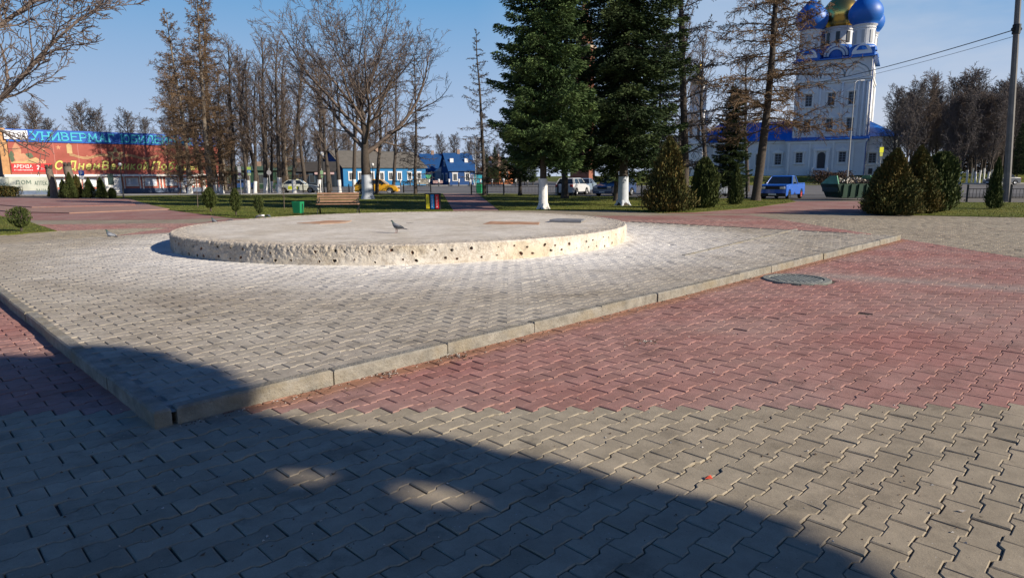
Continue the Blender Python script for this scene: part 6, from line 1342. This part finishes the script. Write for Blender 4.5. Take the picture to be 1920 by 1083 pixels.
mb = MB(); a = [(-hW-nl-.5, -.3, ze-.05), (-hW+.1, -.3, ze-.05), (-hW+.1, 5.6, zr), (-hW-nl+3, 5.6, zr), (-hW-nl-.5, 11.5, ze-.05), (-hW+.1, 11.5, ze-.05)]; b = [(x, y, z+.15) for x, y, z in a]
mb.add(a+b, [(6, 7, 8, 9), (9, 8, 11, 10), (6, 9, 10), (0, 1, 7, 6), (4, 10, 11, 5), (0, 6, 10, 4), (1, 5, 11, 8, 7), (0, 4, 5, 1)]); mb.build('nave_roof', cb, nv)
mb = MB(); mb.span((-hW-nl-.2, .05, ze-.5), (-hW-.05, .3, ze-.2)); mb.build('cornice', wt, nv); mb = MB(); mb.span((-hW-nl-.2, -.1, 0), (-hW-.7, .3, 1.0)); mb.build('plinth', wt, nv)
for k in range(5): cwin(-hW-2.2-k*3.4, lz(296), 1.0, 1.9, .3, nv)
for k in range(6): mb = MB(); mb.span((-hW-.62-k*3.4, .12, 1.0), (-hW-.35-k*3.4, .3, ze-.5)); mb.build('pilaster', wt, nv)
za = D(1640, 255, 113).z-1.45; zp = D(1612, 225, 118).z-1.45
mb = MB(); mb.lathe([(4.6, 0), (4.6, za)], (hW+.2, 5.4, 0), 20, a0=-math.pi/2, a1=math.pi/2); mb.span((hW-.1, .2, 0), (hW+2.5, 10.6, za-.01)); ap = mb.build('apse', wm, ch)
mb = MB(); n = 14; vs = [(hW-.05, 4.9, zp), (hW-.05, -.4, za), ]+[(hW+2.2+3.6*math.cos(-math.pi/2+math.pi*k/n), 5.4+5.8*math.sin(-math.pi/2+math.pi*k/n), za) for k in range(n+1)]+[(hW-.05, 11.2, za)]
mb.add(vs, [(0, k, k+1) for k in range(1, n+3)]); mb.build('apse_roof', cb, ap)
cwin(hW+1.2, lz(297), 1.0, 1.6, .2, ap); mb = MB(); mb.span((hW+.75, .02, lz(330) if lz(330) > 0 else .2), (hW+1.35, .17, lz(316))); mb.build('basement_door', dkp, ap)
mb = MB(); mb.tube([(hW+.15, -1.45, 0), (hW+.15, -1.45, Z1-.9), (hW+.5, -1.2, Z1-.4)], .09, 6); mb.tube([(hW+.15, -.25, Z1+.3), (hW+.15, -.25, ZT)], .09, 6); mb.build('downpipe', pm('downpipe_blue', (.03, .09, .3), .5, .1), ch)
# bell tower
bt0 = empty('bell_tower', ((1300-960)/F*128, 128, 1.45), R(-31), 'white bell tower with a small gold cupola behind the thin bare larch', 'bell tower', None, (.72, .72, 1))
zb0 = D(1303, 160, 128).z-1.45; mb = MB(); mb.span((-2.2, -2.2, 0), (2.2, 2.2, zb0*.7)); mb.span((-1.7, -1.7, zb0*.7), (1.7, 1.7, zb0)); mb.build('tower_body', wm, bt0)
mb = MB(); [mb.span((-2.4, -2.4, zb0*q), (2.4, 2.4, zb0*q+.35)) for q in (.35, .7)]; mb.build('cornice', wt, bt0)
mb = MB(); mb.lathe([(2.3, zb0), (1.2, zb0+1.6), (.5, zb0+2.2), (.45, zb0+2.8)], n=12); mb.build('tent_roof', pm('tent_gold', (.42, .30, .13), .5, .2, 2), bt0)
mb = MB(); mb.lathe([(.45*r, zb0+2.8+.5*z) for r, z in bulb], n=16); mb.build('cupola', cg, bt0, smooth=True)
mb = MB(); [mb.span((x-.35, -2.25, zb0*.42), (x+.35, -2.19, zb0*.58)) for x in (-1, 1)]; mb.build('belfry_opening', dkp, bt0)
# brick red tower glimpsed between the spruces
bb = empty('brick_tower', ((1092-960)/F*135, 135, 0), R(-25), 'tall red brick bell tower glimpsed between the two big spruces', 'bell tower'); H_ = 36
brk = pm('red_brick', (.28, .11, .07), .85, .25, 2); mb = MB(); mb.span((-2.0, -2.0, 0), (2.0, 2.0, 17)); mb.span((-1.7, -1.7, 17), (1.7, 1.7, 27)); mb.build('tower_body', brk, bb)
mb = MB(); mb.span((-2.3, -2.3, 16.7), (2.3, 2.3, 17.3)); mb.span((-2.0, -2.0, 26.6), (2.0, 2.0, 27.2)); mb.build('cornice', pm('cornice_cream', (.55, .42, .32), .8, .1), bb)
mb = MB(); mb.lathe([(1.9, 27.2), (.4, H_)], n=8); mb.build('spire', pm('spire_brown', (.3, .13, .07), .6, .2, 2), bb)
mb = MB(); mb.span((-.5, -1.76, 19), (.5, -1.69, 23)); mb.build('belfry_opening', dkp, bb)
# low shrubs and wall before the church, white painted stones of the grove
hedge('hedge', [(47.0, 101.5, .1), (52, 101, .1)], 1.9, 1.2, leaf_mat('dead_shrub', [(.2, (.03, .02, .015)), (.6, (.09, .055, .035)), (.85, (.14, .09, .06))]), 'brown leafless shrubs before the church steps', 3500, .14)
GW = 'white painted trunks in the dark grove'
for i, x in enumerate([1772, 1779, 1784, 1790, 1803, 1812, 1819, 1826, 1834, 1842, 1849]):
    Y = 103+(i % 3)*1.2; plant('far', fars[i % 3], ((x-960)/F*Y, Y, .05), i*1.1, (.8, .8, .95), 'dark bare tree with a white painted foot in the grove right of the church', 'tree', GW, 1.9+.3*(i % 3))
wood([(x+rnd.uniform(-6, 6), rnd.uniform(150, 185), rnd.uniform(1.1, 1.4)) for x in range(1660, 2010, 16)], 'trees of the dark grove right of the church', 'tall bare tree in the dark grove right of the church')
o = hedge('undergrowth', [(105, 158, 1.2), (125, 156, 1.2), (160, 154, 1.2)], 5.5, 3.0, leaf_mat('grove_undergrowth', [(.2, (.02, .015, .012)), (.6, (.05, .035, .028)), (.85, (.08, .06, .045))]), 'dark leafless undergrowth at the back of the grove', 16000, .35)
del o['category']; del o['label']; tag(o, 'dark leafless undergrowth at the back of the grove', 'undergrowth', kind='stuff')
o = hedge('undergrowth', [(-62, 150, 0), (-20, 162, 0), (2, 165, 0)], 4.0, 3.0, leaf_mat('far_undergrowth', [(.2, (.03, .025, .02)), (.6, (.06, .05, .04)), (.85, (.10, .08, .065))]), 'x', 14000, .35)
tag(o, 'leafless brush behind the blue houses', 'undergrowth', kind='stuff')
